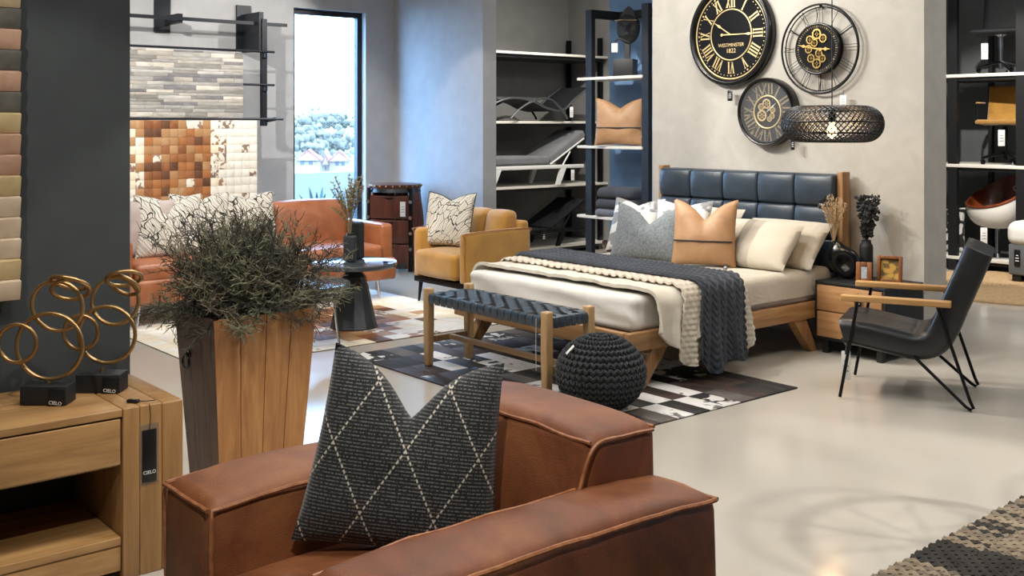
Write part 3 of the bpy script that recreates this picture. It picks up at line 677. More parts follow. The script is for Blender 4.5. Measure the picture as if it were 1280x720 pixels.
def shrub():
    r = random.Random(11); t = T('dried_shrub', 'bushy dried grey-green shrub filling the tall planter', 'plant', (-4.335, 2.1, PH-.08))
    B = {'twig_dark': MB(), 'twig_mid': MB(), 'twig_green': MB()}
    for k in range(250):
        a = r.random()*2*PI; el = math.acos(1-r.random()*.78); L_ = r.uniform(.22, .36)
        L_ *= .80+.62*math.cos(el)
        d = Vector((math.sin(el)*math.cos(a), math.sin(el)*math.sin(a), math.cos(el)))
        d.z *= 1.3
        key = 'twig_dark' if r.random() < .45 else ('twig_mid' if r.random() < .5 else 'twig_green'); m = B[key]
        p = Vector((r.uniform(-.1, .1), r.uniform(-.13, .13), .04)); pts = [p.copy()]; n_ = 6; dd = d.copy()
        for i in range(n_):
            dd = (dd + Vector((r.gauss(0, .16), r.gauss(0, .16), r.gauss(0, .14)-(.06 if d.z < .6 else 0)))).normalized(); p = p+dd*L_/n_; pts.append(p.copy())
        m.tube(pts, [.004, .0036, .003, .0026, .0022, .0018, .0012], 3, caps=False)
        for i in range(1, n_+1):
            for q in range(7):
                s = pts[i-1].lerp(pts[i], r.random()); e = (dd*.8+Vector((r.gauss(0, .6), r.gauss(0, .6), r.gauss(0, .5)))).normalized()
                l2 = r.uniform(.04, .10); c1 = s+e*l2*.5+Vector((r.gauss(0, .008), r.gauss(0, .008), r.gauss(0, .008))); c2 = s+e*l2+Vector((r.gauss(0, .018), r.gauss(0, .018), r.gauss(0, .018)))
                m.tube([s, c1, c2], [.0024, .002, .0009], 3, caps=False)
                for z in range(2):
                    f = c1.lerp(c2, r.random()); g2 = (e+Vector((r.gauss(0, .8), r.gauss(0, .8), r.gauss(0, .8)))).normalized()*r.uniform(.015, .035)
                    m.tube([f, f+g2], [.0022, .0008], 3, caps=False)
    for k, m in B.items(): m.build('branches', k, t, False, kind='stuff')
shrub()
# ================================================================ bedroom set
cA, sA = math.cos(R(YAW)), math.sin(R(YAW))
def wallpt(u, v, y):
    """point of the vertical plane y = const seen at a photo pixel"""
    t_ = (u-640)/F; dx, dy = -sA+t_*cA, cA+t_*sA; Y = y/dy
    return Vector((dx*Y, y, CAMH-(v-HZ)/F*Y))
def off(b, t):
    l = t.location; b.v = [(v[0]-l.x, v[1]-l.y, v[2]-l.z) for v in b.v]; return b
BX0, BX1, BY0, BYH = -6.22, -4.48, 4.62, 6.84
def bed():
    t = T('bed', 'oak bed frame with splayed legs and tufted dark blue leather headboard', 'bed', ((BX0+BX1)/2, 5.73, 0))
    for x in (BX0+.022, BX1-.022): off(MB().rb((x, (BY0+BYH)/2, .295), (.044, BYH-BY0-.004, .115), .008, 2), t).build('side_rail', 'oak', t)
    off(MB().rb(((BX0+BX1)/2, BY0+.02, .295), (BX1-BX0-.09, .044, .115), .008, 2), t).build('foot_rail', 'oak_x', t)
    for k in range(12): off(MB().rb(((BX0+BX1)/2, BY0+.14+k*.185, .325), (BX1-BX0-.1, .09, .02), .004, 1), t).build('slat', 'oak_x', t)
    for x in (BX0+.05, BX1-.05):
        s = x-.035
        off(MB().prism([(4.70, 0), (4.77, 0), (4.98, .24), (4.84, .24)], -.035, .035, Matrix.Translation((x, 0, 0)) @ Matrix.Rotation(R(90), 4, 'Z')), t).build('leg', 'oak_z', t, False)
        off(MB().prism([(6.47, 0), (6.54, 0), (6.40, .24), (6.26, .24)], -.035, .035, Matrix.Translation((x, 0, 0)) @ Matrix.Rotation(R(90), 4, 'Z')), t).build('leg', 'oak_z', t, False)
    hx0, hx1, z0, z1 = -6.30, -4.50, .2, 1.24; yf = 6.85
    hb = off(MB().rb(((hx0+hx1)/2, 6.925, (z0+z1)/2), (hx1-hx0-.09, .07, z1-z0-.02), .01, 2), t).build('headboard', 'navy_leather', t)
    for x in (hx0+.024, hx1-.024): off(MB().rb((x, 6.905, (z0+z1)/2), (.048, .10, z1-z0+.02), .008, 2), t).build('headboard_post', 'oak_z', t)
    nx, nz_ = 5, 4; pw = (hx1-hx0-.1)/nx; ph = .235
    for i in range(nx):
        for j in range(nz_):
            cx = hx0+.05+pw*(i+.5); cz = z1-.01-ph*(j+.5)
            def fn(p, pw=pw, ph=ph):
                if p.y < 0: p.y += .018*(abs(p.x)/(pw/2)*abs(p.z)/(ph/2))**3
                return p
            off(MB().rb((cx, yf, cz), (pw-.002, .09, ph-.002), .02, 3, 5, (0, .022, 0), fn), t).build('tufted_pad', 'navy_leather', hb)
    return t
bed()
hangtag((-4.63, 6.795, 1.18), 0, .06, .17, 'tag_black', 'CIELO', 'paper', 'black logo tag hanging at the top corner of the tufted headboard', .03, 0, .018, True)
def mattress():
    x0, x1, y0, y1, z0, z1 = -6.16, -4.53, 4.70, 6.76, .338, .555
    def fn(p):
        q = .004*nz(p.x, p.y, p.z*2, 5)+.003*nz(p.x, p.y, p.z, 14)
        edge = math.exp(-((p.z)/.1)**2)
        if abs(p.x) > .75: p.x += (q*2+.006*math.sin(p.z*40+p.y*9))*edge
        if abs(p.y) > .98: p.y += (q*2+.005*math.sin(p.z*35+p.x*7))*edge
        if p.z > 0: p.z += q
        # corner pleat of the fitted sheet
        c = math.exp(-(((p.x-.815)/.05)**2+((p.y+1.03)/.12)**2)); p.x += .012*c; return p
    o = MB().rb(((x0+x1)/2, (y0+y1)/2, (z0+z1)/2), (x1-x0, y1-y0, z1-z0), .045, 4, 26, (0, 0, .008), fn).build('mattress', 'white_sheet', None, True, 80)
    tag(o, 'thick mattress in a white fitted sheet on the oak bed frame', 'mattress')
    t = T('bed_sheet', 'cream flat bed sheet tucked over the pillow end of the mattress', 'sheet', ((x0+x1)/2, 6.3, .56))
    def f(u, v):
        y = 5.6+v*1.12; s = -.12+u*1.9
        x, z, n_ = bedpath(s, .568, .055)
        return (x+5.345+.0, y-6.3, z-.56+.004*nz(x, y, z, 12)), n_
    MB().sheet(f, 70, 30, .004).build('cloth', 'cream_pillow', t, True, 80)
def bedpath(s, zt, r, xl=-6.2, xr=-4.515):
    """profile over the bed: s<0 hangs on the far side, then flat top, then rounds down the near side"""
    flat = (xr-r)-(xl+r); q = r*PI/2
    if s < -q: return xl, zt-r+(s+q), Vector((-1, 0, 0))
    if s < 0: a = PI/2-s/r; return xl+r+r*math.cos(a), zt-r+r*math.sin(a), Vector((math.cos(a), 0, math.sin(a)))
    if s < flat: return xl+r+s, zt, Vector((0, 0, 1))
    s -= flat
    if s < q: a = PI/2-s/r; return xr-r+r*math.cos(a), zt-r+r*math.sin(a), Vector((math.cos(a), 0, math.sin(a)))
    return xr, zt-r-(s-q), Vector((1, 0, 0))
def drape(name, label, m, cat, y0, y1, zt, zend, bump, nu, nv, th, sl=-.12, fold=.02, seed=0, yspread=0, out=0.0, slope=0):
    r = .085; xr = -4.437+out; L_ = (xr-r)-(-6.2+r)+r*PI/2+(zt-r-zend)
    t = T(name, label, cat, (-5.3, (y0+y1)/2, zt))
    def f(u, v):
        s = sl+(L_-sl)*u*(1-.028*(1+math.sin(v*9+seed))*.5-.03*abs(2*v-1)**4); x, z, n_ = bedpath(s, zt, r, -6.2, xr); hang = max(0, (zt-r-z)/(zt-r-zend+1e-6)) if x > -5 else 0
        y = y0+(y1-y0)*v; y += slope*(x+4.5) + yspread*hang*(v-.5)
        yy = y+.035*nz(s, y, seed, 2.2)*(.4+hang)
        h = bump(s, y-y0, hang)
        w_ = fold*hang**.8*(math.sin((y-y0)*34+seed+1.6*math.sin(s*4))+.5*math.sin((y-y0)*71+seed*2)) + .012*hang + .005*(1-hang)*nz(x, y, seed, 6)
        p = Vector((x, yy, z))+n_*(h+max(w_, -.004 if hang < .05 else -.0))
        return (p.x+5.3, p.y-(y0+y1)/2, p.z-zt), n_
    MB().sheet(f, nu, nv, th).build('cloth', m, t, True, 80); return t
mattress()
def b_quilt(s, y, h): return .010*nz(s*5, y*4, 1)+.006*nz(s*16, y*10, 3)+.012*math.exp(-(y/.04)**2)
def b_croch(s, y, h):
    row = math.floor(s/.034); a = abs(math.sin(PI*s/.034)); c = abs(math.sin(PI*(y/.05+.5*(row % 2)))); return .012*(a**.6)*(c**.5)
def b_cable(s, y, h):
    cw = .078; c = (y % cw)/cw*2-1; e = math.sqrt(max(0, 1-abs(c)**4)); ph = s/.046+abs(c)*1.15; return .018*e*(.25+.75*abs(math.sin(PI*ph)))
drape('quilt', 'smooth cream quilt folded across the foot end of the bed', 'cream_quilt', 'quilt', 4.80, 5.30, .572, .235, b_quilt, 150, 44, .022, fold=.034, seed=1, slope=.0)
drape('crochet_blanket', 'chunky ivory crochet blanket lying across the bed beneath the charcoal throw', 'crochet', 'blanket', 5.02, 5.62, .602, .095, b_croch, 330, 78, .010, fold=.020, seed=4, out=.026, yspread=.10)
drape('cable_knit_throw', 'charcoal herringbone cable-knit throw draped over the side of the bed', 'charcoal_knit', 'throw', 5.16, 5.56, .628, .045, b_cable, 360, 84, .010, fold=.022, seed=2, out=.05, yspread=.06)

def band_pillow():
    g = G('banded_cream'); tc = g.n('ShaderNodeTexCoord'); sp = g.n('ShaderNodeSeparateXYZ'); g.l(tc.outputs['Object'], sp.inputs[0])
    x = g.math('ADD', sp.outputs[0], .5)
    g.set(g.ramp(x, [(0, 'b8b0a0'), (.36, 'b8b0a0'), (.41, '8f887b'), (.47, 'a39b8d'), (.55, 'b8b0a0')], 'CONSTANT'), .9)
    g.bump(g.math('ADD', g.noise(g.coord(rnd=False), 9, 4, .6, 1.4), g.math('MULTIPLY', g.noise(g.coord(rnd=False), 300, 2), .1)), .5, .012)
band_pillow()
PG = 'bed pillows against the headboard'
cushion('bed_pillow', 'plain cream pillow behind the banded pillow, next to the nightstand', 'cream_pillow', .70, .43, .15, (-4.83, 6.42, .575), 2, -44, 0, 3, None, .03, 'pillow', PG)
cushion('bed_pillow', 'cream pillow with beige vertical bands in front of a plain one', 'banded_cream', .68, .43, .17, (-4.88, 6.18, .58), 3, -44, 0, 4, None, .03, 'pillow', PG)
cushion('bed_pillow', 'plain cream pillow showing through the notch of the camel leather cushion', 'cream_pillow', .70, .45, .16, (-5.62, 6.46, .575), -2, -36, 0, 5, None, .03, 'pillow', PG)
CG = 'throw cushions on the bed'
cushion('print_cushion', 'white cushion with grey abstract print nearest the shelf rack on the bed', 'grey_print', .46, .46, .14, (-6.06, 6.26, .575), 14, -22, .12, 6, None, .07, 'cushion', CG)
cushion('print_cushion', 'white cushion with grey abstract print squeezed behind the camel leather cushion', 'grey_print', .46, .46, .14, (-5.58, 6.30, .575), 22, -20, .1, 7, None, .07, 'cushion', CG)
cushion('camel_cushion', 'camel leather cushion with a black zip seam on the bed', 'camel_leather', .47, .50, .15, (-5.10, 6.02, .575), 30, -14, .3, 8, None, .06, 'cushion', CG)
zc = [o for o in bpy.data.objects if o.name == 'camel_cushion'][0]
MB().tube([(-.21, -.055, .175), (-.1, -.075, .172), (0, -.080, .17), (.1, -.075, .172), (.21, -.055, .175)], .006, 6).build('zip', 'black_paint', zc)
cushion('linen_cushion', 'slate grey woven linen cushion in front of the printed cushions on the bed', 'grey_linen', .60, .46, .16, (-5.58, 5.92, .575), 18, -22, .36, 9, None, .07, 'cushion', CG)
hangtag((-4.86, 5.98, .625), 35, .03, .055, 'tag_black', None, 'paper', 'tiny black tag dangling from the camel leather cushion on the bed', .015, -60)

# ---------------------------------------------------------------- nightstand
NX0, NX1, NY0, NY1, NH = -4.475, -3.93, 6.48, 6.96, .505
def nightstand():
    t = T('nightstand', 'black nightstand with two pine drawers beside the bed', 'nightstand', ((NX0+NX1)/2, (NY0+NY1)/2, 0))
    W_, D_ = NX1-NX0, NY1-NY0
    MB().rb((0, 0, NH-.011), (W_, D_, .022), .003, 1).build('top', 'black_paint', t)
    for s in (-1, 1): MB().rb((s*(W_/2-.009), 0, .295), (.018, D_, .39), .003, 1).build('side_panel', 'black_paint', t)
    MB().rb((0, 0, .108), (W_-.04, D_, .018), .003, 1).build('bottom_panel', 'black_paint', t); MB().box((0, D_/2-.006, .295), (W_-.04, .012, .37)).build('back_panel', 'black_paint', t, False)
    for k in range(2):
        z0 = .12+k*.183; d = MB().rb((0, -D_/2+.006, z0+.088), (W_-.044, .03, .176), .004, 1).build('drawer', 'oak_x', t)
        MB().box((0, -.02, z0+.088), (W_-.08, D_-.1, .14)).build('drawer_box', 'black_paint', d, False)
        MB().lathe([(0, 0), (.0165, 0), (.0165, .003), (0, .003)], 18, TR((0, -D_/2-.0085, z0+.105), rx=90)).build('finger_hole', 'tag_black', d)
    for sx in (-1, 1):
        for sy in (-1, 1): MB().rb((sx*(W_/2-.06), sy*(D_/2-.05), .05), (.045, .045, .1), .004, 1).build('leg', 'black_paint', t)
nightstand()
hangtag((-4.12, 6.455, .46), 0, .05, .085, 'tag_black', None, 'paper', 'black tag with white print on the nightstand drawer', .015)
def blob_vase():
    t = T('sculptural_vase', 'glossy black sculptural vase with dimpled centre on the nightstand', 'vase', (-4.385, 6.70, NH), 28)
    b = MB()
    def f(u, v):
        th_, ph = u*2*PI, v*PI
        x = math.sin(ph)*math.cos(th_); y = math.sin(ph)*math.sin(th_); z = math.cos(ph)
        X = .108*x; Z = .122*z; r = math.hypot(x, z+.05)
        dim = math.exp(-(r/.5)**2); Y = .068*y*(1-.78*dim)
        X += .03*(z < 0)*(-z)*.9 - .035*max(0, z)**2; k = max(0, z-.72)/.28; X = X*(1-k)+k*(-.045+.022*x/(abs(math.sin(ph))+1e-3)*min(1, math.sin(ph)*3)); Y = Y*(1-k)+k*.022*math.sin(th_)*min(1, math.sin(ph)*3)
        return (X, Y, max(0, Z+.122+.02*k))
    b.grid(f, 36, 28, wu=True); b.build('body', 'black_gloss', t, True, 80); MB().torus(.02, .005, 20, 6, TR((-.072, 0, .262))).build('rim', 'black_gloss', t)
    r = random.Random(3)
    p = T('pampas_bunch', 'bunch of pale dried pampas grass in the sculptural black vase', 'dried flowers', t.location+Vector((-.063, -.034, .255)))
    for k in range(26):
        a = r.random()*6.28; q = r.uniform(.01, .10); h = r.uniform(.18, .33); e = Vector((math.cos(a)*q, math.sin(a)*q*.8, h)); b = MB()
        pts = [Vector((0, 0, -.02)), e*.45+Vector((0, 0, .02)), e]
        b.tube(pts, .0012, 4)
        for i in range(40):
            f_ = .4+.6*r.random(); s = pts[1].lerp(e, (f_-.4)/.6); d = Vector((r.gauss(0, .5), r.gauss(0, .5), r.uniform(.2, 1))).normalized()*r.uniform(.01, .028)
            b.tube([s, s+d*.6, s+d], [.0016, .0018, .0006], 3, caps=False)
        b.build('plume', 'pampas', p, False)
blob_vase()
t = T('bottle_vase', 'slim matte black bottle vase holding dark leaves on the nightstand', 'vase', (-4.30, 6.845, NH))
MB().lathe([(0, 0), (.044, 0), (.047, .006), (.047, .22), (.044, .235), (.034, .25), (.032, .27), (.027, .27), (.027, .24), (0, .22)], 28).build('body', 'matte_black', t)
t = T('dark_foliage', 'bunch of black preserved leaves in the slim bottle vase', 'dried flowers', (-4.30, 6.845, NH+.25)); r = random.Random(7)
for k in range(17):
    a = r.random()*6.28; q = r.uniform(.02, .15)*(1.25 if math.cos(a) < -.2 else .8); h = r.uniform(.22, .37) if q < .09 else .24; b = MB(); e = Vector((math.cos(a)*q, math.sin(a)*q*.6, h))
    P = smoothpath([(0, 0, -.1), (e.x*.3, e.y*.3, h*.4), e], 8); b.tube(P, .0018, 4)
    for i in range(6, len(P)):
        for s in range(3):
            d = Vector((r.gauss(0, 1), r.gauss(0, .6), r.gauss(.2, .6))).normalized(); w_ = d.cross(Vector((0, 1, 0))).normalized()*.015; c = P[i]
            L_ = r.uniform(.028, .046); b.add([c, c+d*L_*.5+w_, c+d*L_, c+d*L_*.5-w_, c+d*L_*.5+Vector((0, -.006, 0))], [(0, 1, 4), (1, 2, 4), (2, 3, 4), (3, 0, 4)])
    b.build('sprig', 'black_leaf', t, False)
def pframe(label, loc, rz, w_, h_, bw, d_, pm, matw=None, lean=-12):
    t = T('photo_frame', label, 'photo frame', loc, rz); t.rotation_euler = (R(lean), 0, R(rz))
    for s in (-1, 1): MB().rb((s*(w_/2-bw/2), 0, h_/2), (bw, d_, h_), .006, 2).build('stile', 'frame_wood', t)
    for z in (bw/2, h_-bw/2): MB().rb((0, 0, z), (w_-2*bw+.004, d_*.96, bw), .006, 2).build('rail', 'frame_wood', t)
    if matw: MB().box((0, .0, h_/2), (w_-2*bw, .006, h_-2*bw)).build('mount', 'frame_wood', t, False)
    q = matw or 0; MB().box((0, -.004, h_/2), (w_-2*bw-2*q, .004, h_-2*bw-2*q)).build('picture', pm, t, False)
    if lean: MB().add([(-.012, d_/2, h_*.55), (.012, d_/2, h_*.55), (.012, d_/2+h_*.17, 0.02), (-.012, d_/2+h_*.17, .02)], [(0, 1, 2, 3)]).build('strut', 'frame_wood', t, False)
pframe('small wooden photo frame with a tiny pale picture on the nightstand', (-4.165, 6.60, NH+.001), 30, .105, .145, .034, .016, 'photo_grey', None)
pframe('larger dark wooden photo frame with a golden picture on the nightstand', (-4.055, 6.74, NH+.002), 24, .165, .185, .024, .05, 'photo_print', None, -10)

# ---------------------------------------------------------------- lounge chair
def sweep(path, wd, tk, r=.03, k=3, nseg=6, puff=None):
    """rounded rectangular section (width along y) swept along a path of (x, z); tk may vary"""
    b = MB(); P = [Vector((p[0], 0, p[1])) for p in path]; rings_ = []; m = len(P)
    for i, p in enumerate(P):
        t_ = (P[min(i+1, m-1)]-P[max(i-1, 0)]).normalized(); n_ = Vector((-t_.z, 0, t_.x)); T_ = tk(i/(m-1)) if callable(tk) else tk; W_ = wd
        end = min(i, m-1-i)
        if end == 0: T_ *= .35; W_ -= r*1.3
        elif end == 1: T_ *= .8; W_ -= r*.35
        sec = []
        h, a = T_/2, W_/2; rr_ = min(r, h*.95)
        pts = []
        ys = [-(a-rr_)+2*(a-rr_)*q/nseg for q in range(nseg+1)]
        for y in ys: pts.append((y, h + (puff(i/(m-1), y/a) if puff else 0)))
        for q in range(1, k): an = PI/2*(1-q/k); pts.append((a-rr_+rr_*math.cos(an), h-rr_+rr_*math.sin(an)))
        pts.append((a, h-rr_)); pts.append((a, -h+rr_))
        for q in range(1, k): an = -PI/2*q/k; pts.append((a-rr_+rr_*math.cos(an), -h+rr_+rr_*math.sin(an)))
        for y in reversed(ys): pts.append((y, -h))
        for q in range(1, k): an = -PI/2-PI/2*q/k; pts.append((-a+rr_+rr_*math.cos(an), -h+rr_+rr_*math.sin(an)))
        pts.append((-a, -h+rr_)); pts.append((-a, h-rr_))
        for q in range(1, k): an = PI-PI/2*q/k; pts.append((-a+rr_+rr_*math.cos(an), h-rr_+rr_*math.sin(an)))
        rings_.append([p+Vector((0, y, 0))+n_*z for y, z in pts])
    n = len(rings_[0]); vs = [v for q in rings_ for v in q]
    fs = [(i*n+j, i*n+(j+1) % n, (i+1)*n+(j+1) % n, (i+1)*n+j) for i in range(m-1) for j in range(n)]+[tuple(range(n)), tuple((m-1)*n+j for j in range(n))[::-1]]
    return b.add(vs, fs)
def lounge():
    t = T('lounge_chair', 'black leather lounge chair with oak arms and black hairpin legs', 'armchair', (-3.755, 5.775, 0), 24.8)
    pth = [(q.x, q.z) for q in smoothpath([(.0, 0, .372), (.02, 0, .375), (.10, 0, .375), (.27, 0, .345), (.40, 0, .325), (.50, 0, .35), (.56, 0, .43), (.62, 0, .58), (.70, 0, .78), (.735, 0, .87), (.745, 0, .895)], 5)]
    def pf(f, y):
        s = f*1.35; c = abs((s/.27) % 1-.5)*2; d = abs((abs(y)*1.5) % 1-.5)*2
        return -.008*(max(0, c-.8)/.2)**2 -.006*(max(0, .12-abs(y-.0))/.12)**2
    MB(); sweep(pth, .54, .155, .045, 3, 16, pf).build('padded_shell', 'black_leather', t, True, 60)
    for s in (-1, 1):
        y = s*.305
        MB().rb((.305, y, .59), (.60, .058, .036), .008, 2, M=None).build('armrest', 'arm_wood', t)
        b = MB(); b.tube(smoothpath([(.03, y, .575), (.02, y, .3), (-.02, y, .008)], 6) if 0 else [(.10, y, .575), (.0, y, .009)], .0095, 8); b.build('front_leg', 'black_metal', t)
        pts = [(.53, y, .575), (.70, y, .06)]+[(.715, y, .012), (.70, y, .009), (.675, y, .022)]+[(.40, y*.86, .275)]
        pts = [Vector(p) for p in pts]; MB().tube([pts[0], pts[0].lerp(pts[1], .5), pts[1], (.718, y, .02), (.705, y, .0098), (.68, y, .024), pts[-1]], .0095, 8).build('rear_leg', 'black_metal', t)
        MB().tube([(.0, y*.85, .335), (.25, y*.85, .295), (.40, y*.85, .27)], .009, 8).build('seat_rail', 'black_metal', t)
        MB().tube([(.035, y, .26), (.035, y*.85, .325)], .008, 8).build('bracket', 'black_metal', t)
    for x, z in ((.05, .325), (.38, .268)): MB().tube([(x, -.262, z), (x, .262, z)], .009, 8).build('cross_bar', 'black_metal', t)
lounge()
hangtag((-3.62, 5.55, .30), 40, .05, .17, 'paper', None, 'ink', 'white tag hanging under the black leather lounge chair', .03)

# ---------------------------------------------------------------- woven bench
def bench():
    X0, X1, Y0, Y1, zt = -5.86, -4.63, 4.10, 4.49, .475
    t = T('woven_bench', 'oak bench with woven black leather strap seat at the foot of the bed', 'bench', ((X0+X1)/2, (Y0+Y1)/2, .009))
    hx, hy = (X1-X0)/2, (Y1-Y0)/2
    for sx in (-1, 1):
        for sy in (-1, 1):
            def fn(p):
                k = max(0, (-.02-p.z)/.235); p.x -= 0; p.x *= 1-.18*k; p.y *= 1-.18*k; p.y += sy*.0*k; return p
            MB().rb((sx*(hx-.028), sy*(hy-.028), .255), (.056, .056, .51), .01, 2, 4, fn=fn).build('leg', 'bench_wood', t)
    for sy in (-1, 1): MB().rb((0, sy*(hy-.03), zt-.035), (2*hx-.11, .03, .045), .008, 2).build('seat_rail', 'bench_wood_x', t)
    for sx in (-1, 1): MB().rb((sx*(hx-.03), 0, zt-.035), (.03, 2*hy-.11, .045), .008, 2).build('end_rail', 'bench_wood_x', t)
    for sx in (-1, 1): MB().rb((sx*(hx-.028), 0, .17), (.028, 2*hy-.11, .04), .006, 2).build('side_stretcher', 'bench_wood_x', t)
    st = MB().rb((0, 0, .175), (2*hx-.085, .034, .034), .006, 2).build('stretcher', 'bench_wood_x', t)
    NC, NL = 17, 6; L_ = 2*hx-.116; D_ = 2*hy-.116; pc = L_/NC; pl = D_/NL
    def zz(i, j): return .005 if (i+j) % 2 == 0 else -.005
    for i in range(NC):
        cx = -L_/2+pc*(i+.5); pts = [(-hy+.004, zt-.06), (-hy+.0, zt-.03), (-hy+.004, zt-.008), (-hy+.018, zt+.001)]
        for j in range(NL): pts.append((-D_/2+pl*(j+.5), zt+.001+zz(i, j)))
        pts += [(hy-.018, zt+.001), (hy-.004, zt-.008), (hy, zt-.03), (hy-.004, zt-.06)]
        P = smoothpath([(0, y, z) for y, z in pts], 2); b = MB(); w_ = pc*.45
        vs = []; 
        for p in P: vs += [(cx-w_, p.y, p.z), (cx+w_, p.y, p.z)]
        n = len(P); b.add(vs, [(2*k, 2*k+1, 2*k+3, 2*k+2) for k in range(n-1)]); b.add([(v[0], v[1]*.992, v[2]-.003) for v in vs], [(2*k, 2*k+2, 2*k+3, 2*k+1) for k in range(n-1)]); b.build('cross_strap', 'strap_leather', t)
    for j in range(NL):
        cy = -D_/2+pl*(j+.5); pts = [(-hx+.004, zt-.06), (-hx, zt-.03), (-hx+.004, zt-.008), (-hx+.018, zt+.001)]
        for i in range(NC): pts.append((-L_/2+pc*(i+.5), zt+.001-zz(i, j)))
        pts += [(hx-.018, zt+.001), (hx-.004, zt-.008), (hx, zt-.03), (hx-.004, zt-.06)]
        P = smoothpath([(x, 0, z) for x, z in pts], 2); b = MB(); w_ = pl*.45; vs = []
        for p in P: vs += [(p.x, cy-w_, p.z), (p.x, cy+w_, p.z)]
        n = len(P); b.add(vs, [(2*k, 2*k+1, 2*k+3, 2*k+2) for k in range(n-1)]); b.add([(v[0]*.998, v[1], v[2]-.003) for v in vs], [(2*k, 2*k+2, 2*k+3, 2*k+1) for k in range(n-1)]); b.build('long_strap', 'strap_leather', t)
    MB().tube([(hx-.085, -hy-.004, zt-.01), (hx-.086, -hy-.006, zt-.15), (hx-.084, -hy-.005, zt-.31)], .0016, 5).build('tag_cord', 'paper', t)
leather('strap_leather', '26313b', '323e49', '3d4a56', .34, 6, .1, .1)
bench()

# ---------------------------------------------------------------- knitted pouf
def pouf():
    t = T('knitted_pouf', 'round charcoal chunky-knit pouf between bench and bed corner', 'pouf', (-4.335, 4.245, .008))
    rx, rz = .243, .205; cz = rz*.985
    MB().sph((0, 0, cz), (rx, rx, rz), 32, 20).build('core', 'knit_black', t)
    b = MB(); NR = 19
    base = MB().sph((0, 0, 0), (1, 1, 1), 6, 4)
    NCOL = 40
    for i in range(1, NR):
        ph = PI*i/NR; ring = math.sin(ph)*rx; n_ = NCOL if ring > .11 else (NCOL//2 if ring > .05 else NCOL//4); k = 2*PI*ring/n_
        for j in range(n_):
            for sg in (-1, 1):
                th_ = 2*PI*(j+.22*sg)/n_
                p = Vector((ring*math.cos(th_), ring*math.sin(th_), cz+rz*math.cos(ph))); nrm = Vector((math.cos(th_)*math.sin(ph)/rx, math.sin(th_)*math.sin(ph)/rx, math.cos(ph)/rz)).normalized()
                tan = Vector((-math.sin(th_), math.cos(th_), 0)); up = nrm.cross(tan).normalized()
                d1 = (up+tan*sg*.62).normalized(); d2 = nrm.cross(d1)
                M = Matrix(((d1.x, d2.x, nrm.x, p.x), (d1.y, d2.y, nrm.y, p.y), (d1.z, d2.z, nrm.z, p.z), (0, 0, 0, 1)))
                b.add([(v[0]*.021, v[1]*k*.235, v[2]*.012+.004) for v in base.v], base.f, M)
    for i, v in enumerate(b.v):
        if v[2] < .003: b.v[i] = (v[0], v[1], .003)
    b.build('knit_stitches', 'knit_black', t, True, 90, kind='stuff')
    MB().rb((0, 0, 0), (.018, .004, .062), .001, 1).build('label_tab', 'paper', t, loc=(-.024, -.212, .352), rot=(Vector((-.09, -.776, .62)).to_track_quat('Y', 'Z').to_matrix() @ Matrix.Rotation(R(-22), 3, 'Y')).to_euler())
pouf()
# ================================================================ clocks on the plaster wall
def strokes(ch):
    """roman letter as slanted bars: (x0, x1, width) from bottom to top, plus advance"""
    return {'I': ([(0, 0, .16)], .30), 'V': ([(.26, .06, .15), (.26, .46, .07)], .54), 'X': ([(.06, .46, .16), (.46, .06, .07)], .54)}[ch]
def numeral(s, h, th=.002):
    b = MB(); x = 0; adv = [strokes(c)[1] for c in s]; tot = sum(adv)+.06*(len(s)-1); x = -tot/2
    for c in s:
        st, a = strokes(c); o = .15 if c == 'I' else 0
        for (x0, x1, w_) in st:
            A, B = x+o+x0, x+o+x1
            b.add([((A-w_/2)*h, 0, -h/2), ((A+w_/2)*h, 0, -h/2), ((B+w_/2)*h, 0, h/2), ((B-w_/2)*h, 0, h/2), ((A-w_/2)*h, -th, -h/2), ((A+w_/2)*h, -th, -h/2), ((B+w_/2)*h, -th, h/2), ((B-w_/2)*h, -th, h/2)], [(0,1,2,3),(4,7,6,5),(0,4,5,1),(1,5,6,2),(2,6,7,3),(3,7,4,0)])
            for (X, z) in ((A, -.5), (B, .5)): b.box((X*h, -th/2, z*h), ((w_+.12)*h, th*1.1, .05*h))
        x += a+.06
    return b
NUM = ['XII', 'I', 'II', 'III', 'IIII', 'V', 'VI', 'VII', 'VIII', 'IX', 'X', 'XI']
RX = R(90)
def disc(b, r, y0, y1, n=64): return b.lathe([(0, -y0), (r, -y0), (r, -y1), (0, -y1)], n, Matrix.Rotation(RX, 4, 'X') @ Matrix.Diagonal((1, 1, 1, 1)))
def ring(R_, r_, y, n=64, k=10, sy=1.0): return MB().torus(R_, r_, n, k, TR((0, y, 0), rx=90, sc=(1, 1, sy)))
def gear(b, cx, cz, r, y, spokes=5, t=.004):
    for q in (r, r*.28): b.lathe([(q*.78, -t), (q, -t), (q, t), (q*.78, t)], 24, TR((cx, y, cz), rx=90), True)
    for k in range(spokes):
        a = 2*PI*k/spokes; b.tube([(cx+r*.2*math.cos(a), y, cz+r*.2*math.sin(a)), (cx+r*.85*math.cos(a), y, cz+r*.85*math.sin(a))], r*.085, 5)
    for k in range(18):
        a = 2*PI*k/18; b.box((0, 0, 0), (r*.14, t*2, r*.14), TR((cx+r*1.03*math.cos(a), y, cz+r*1.03*math.sin(a)), ry=-math.degrees(a)))
    return b
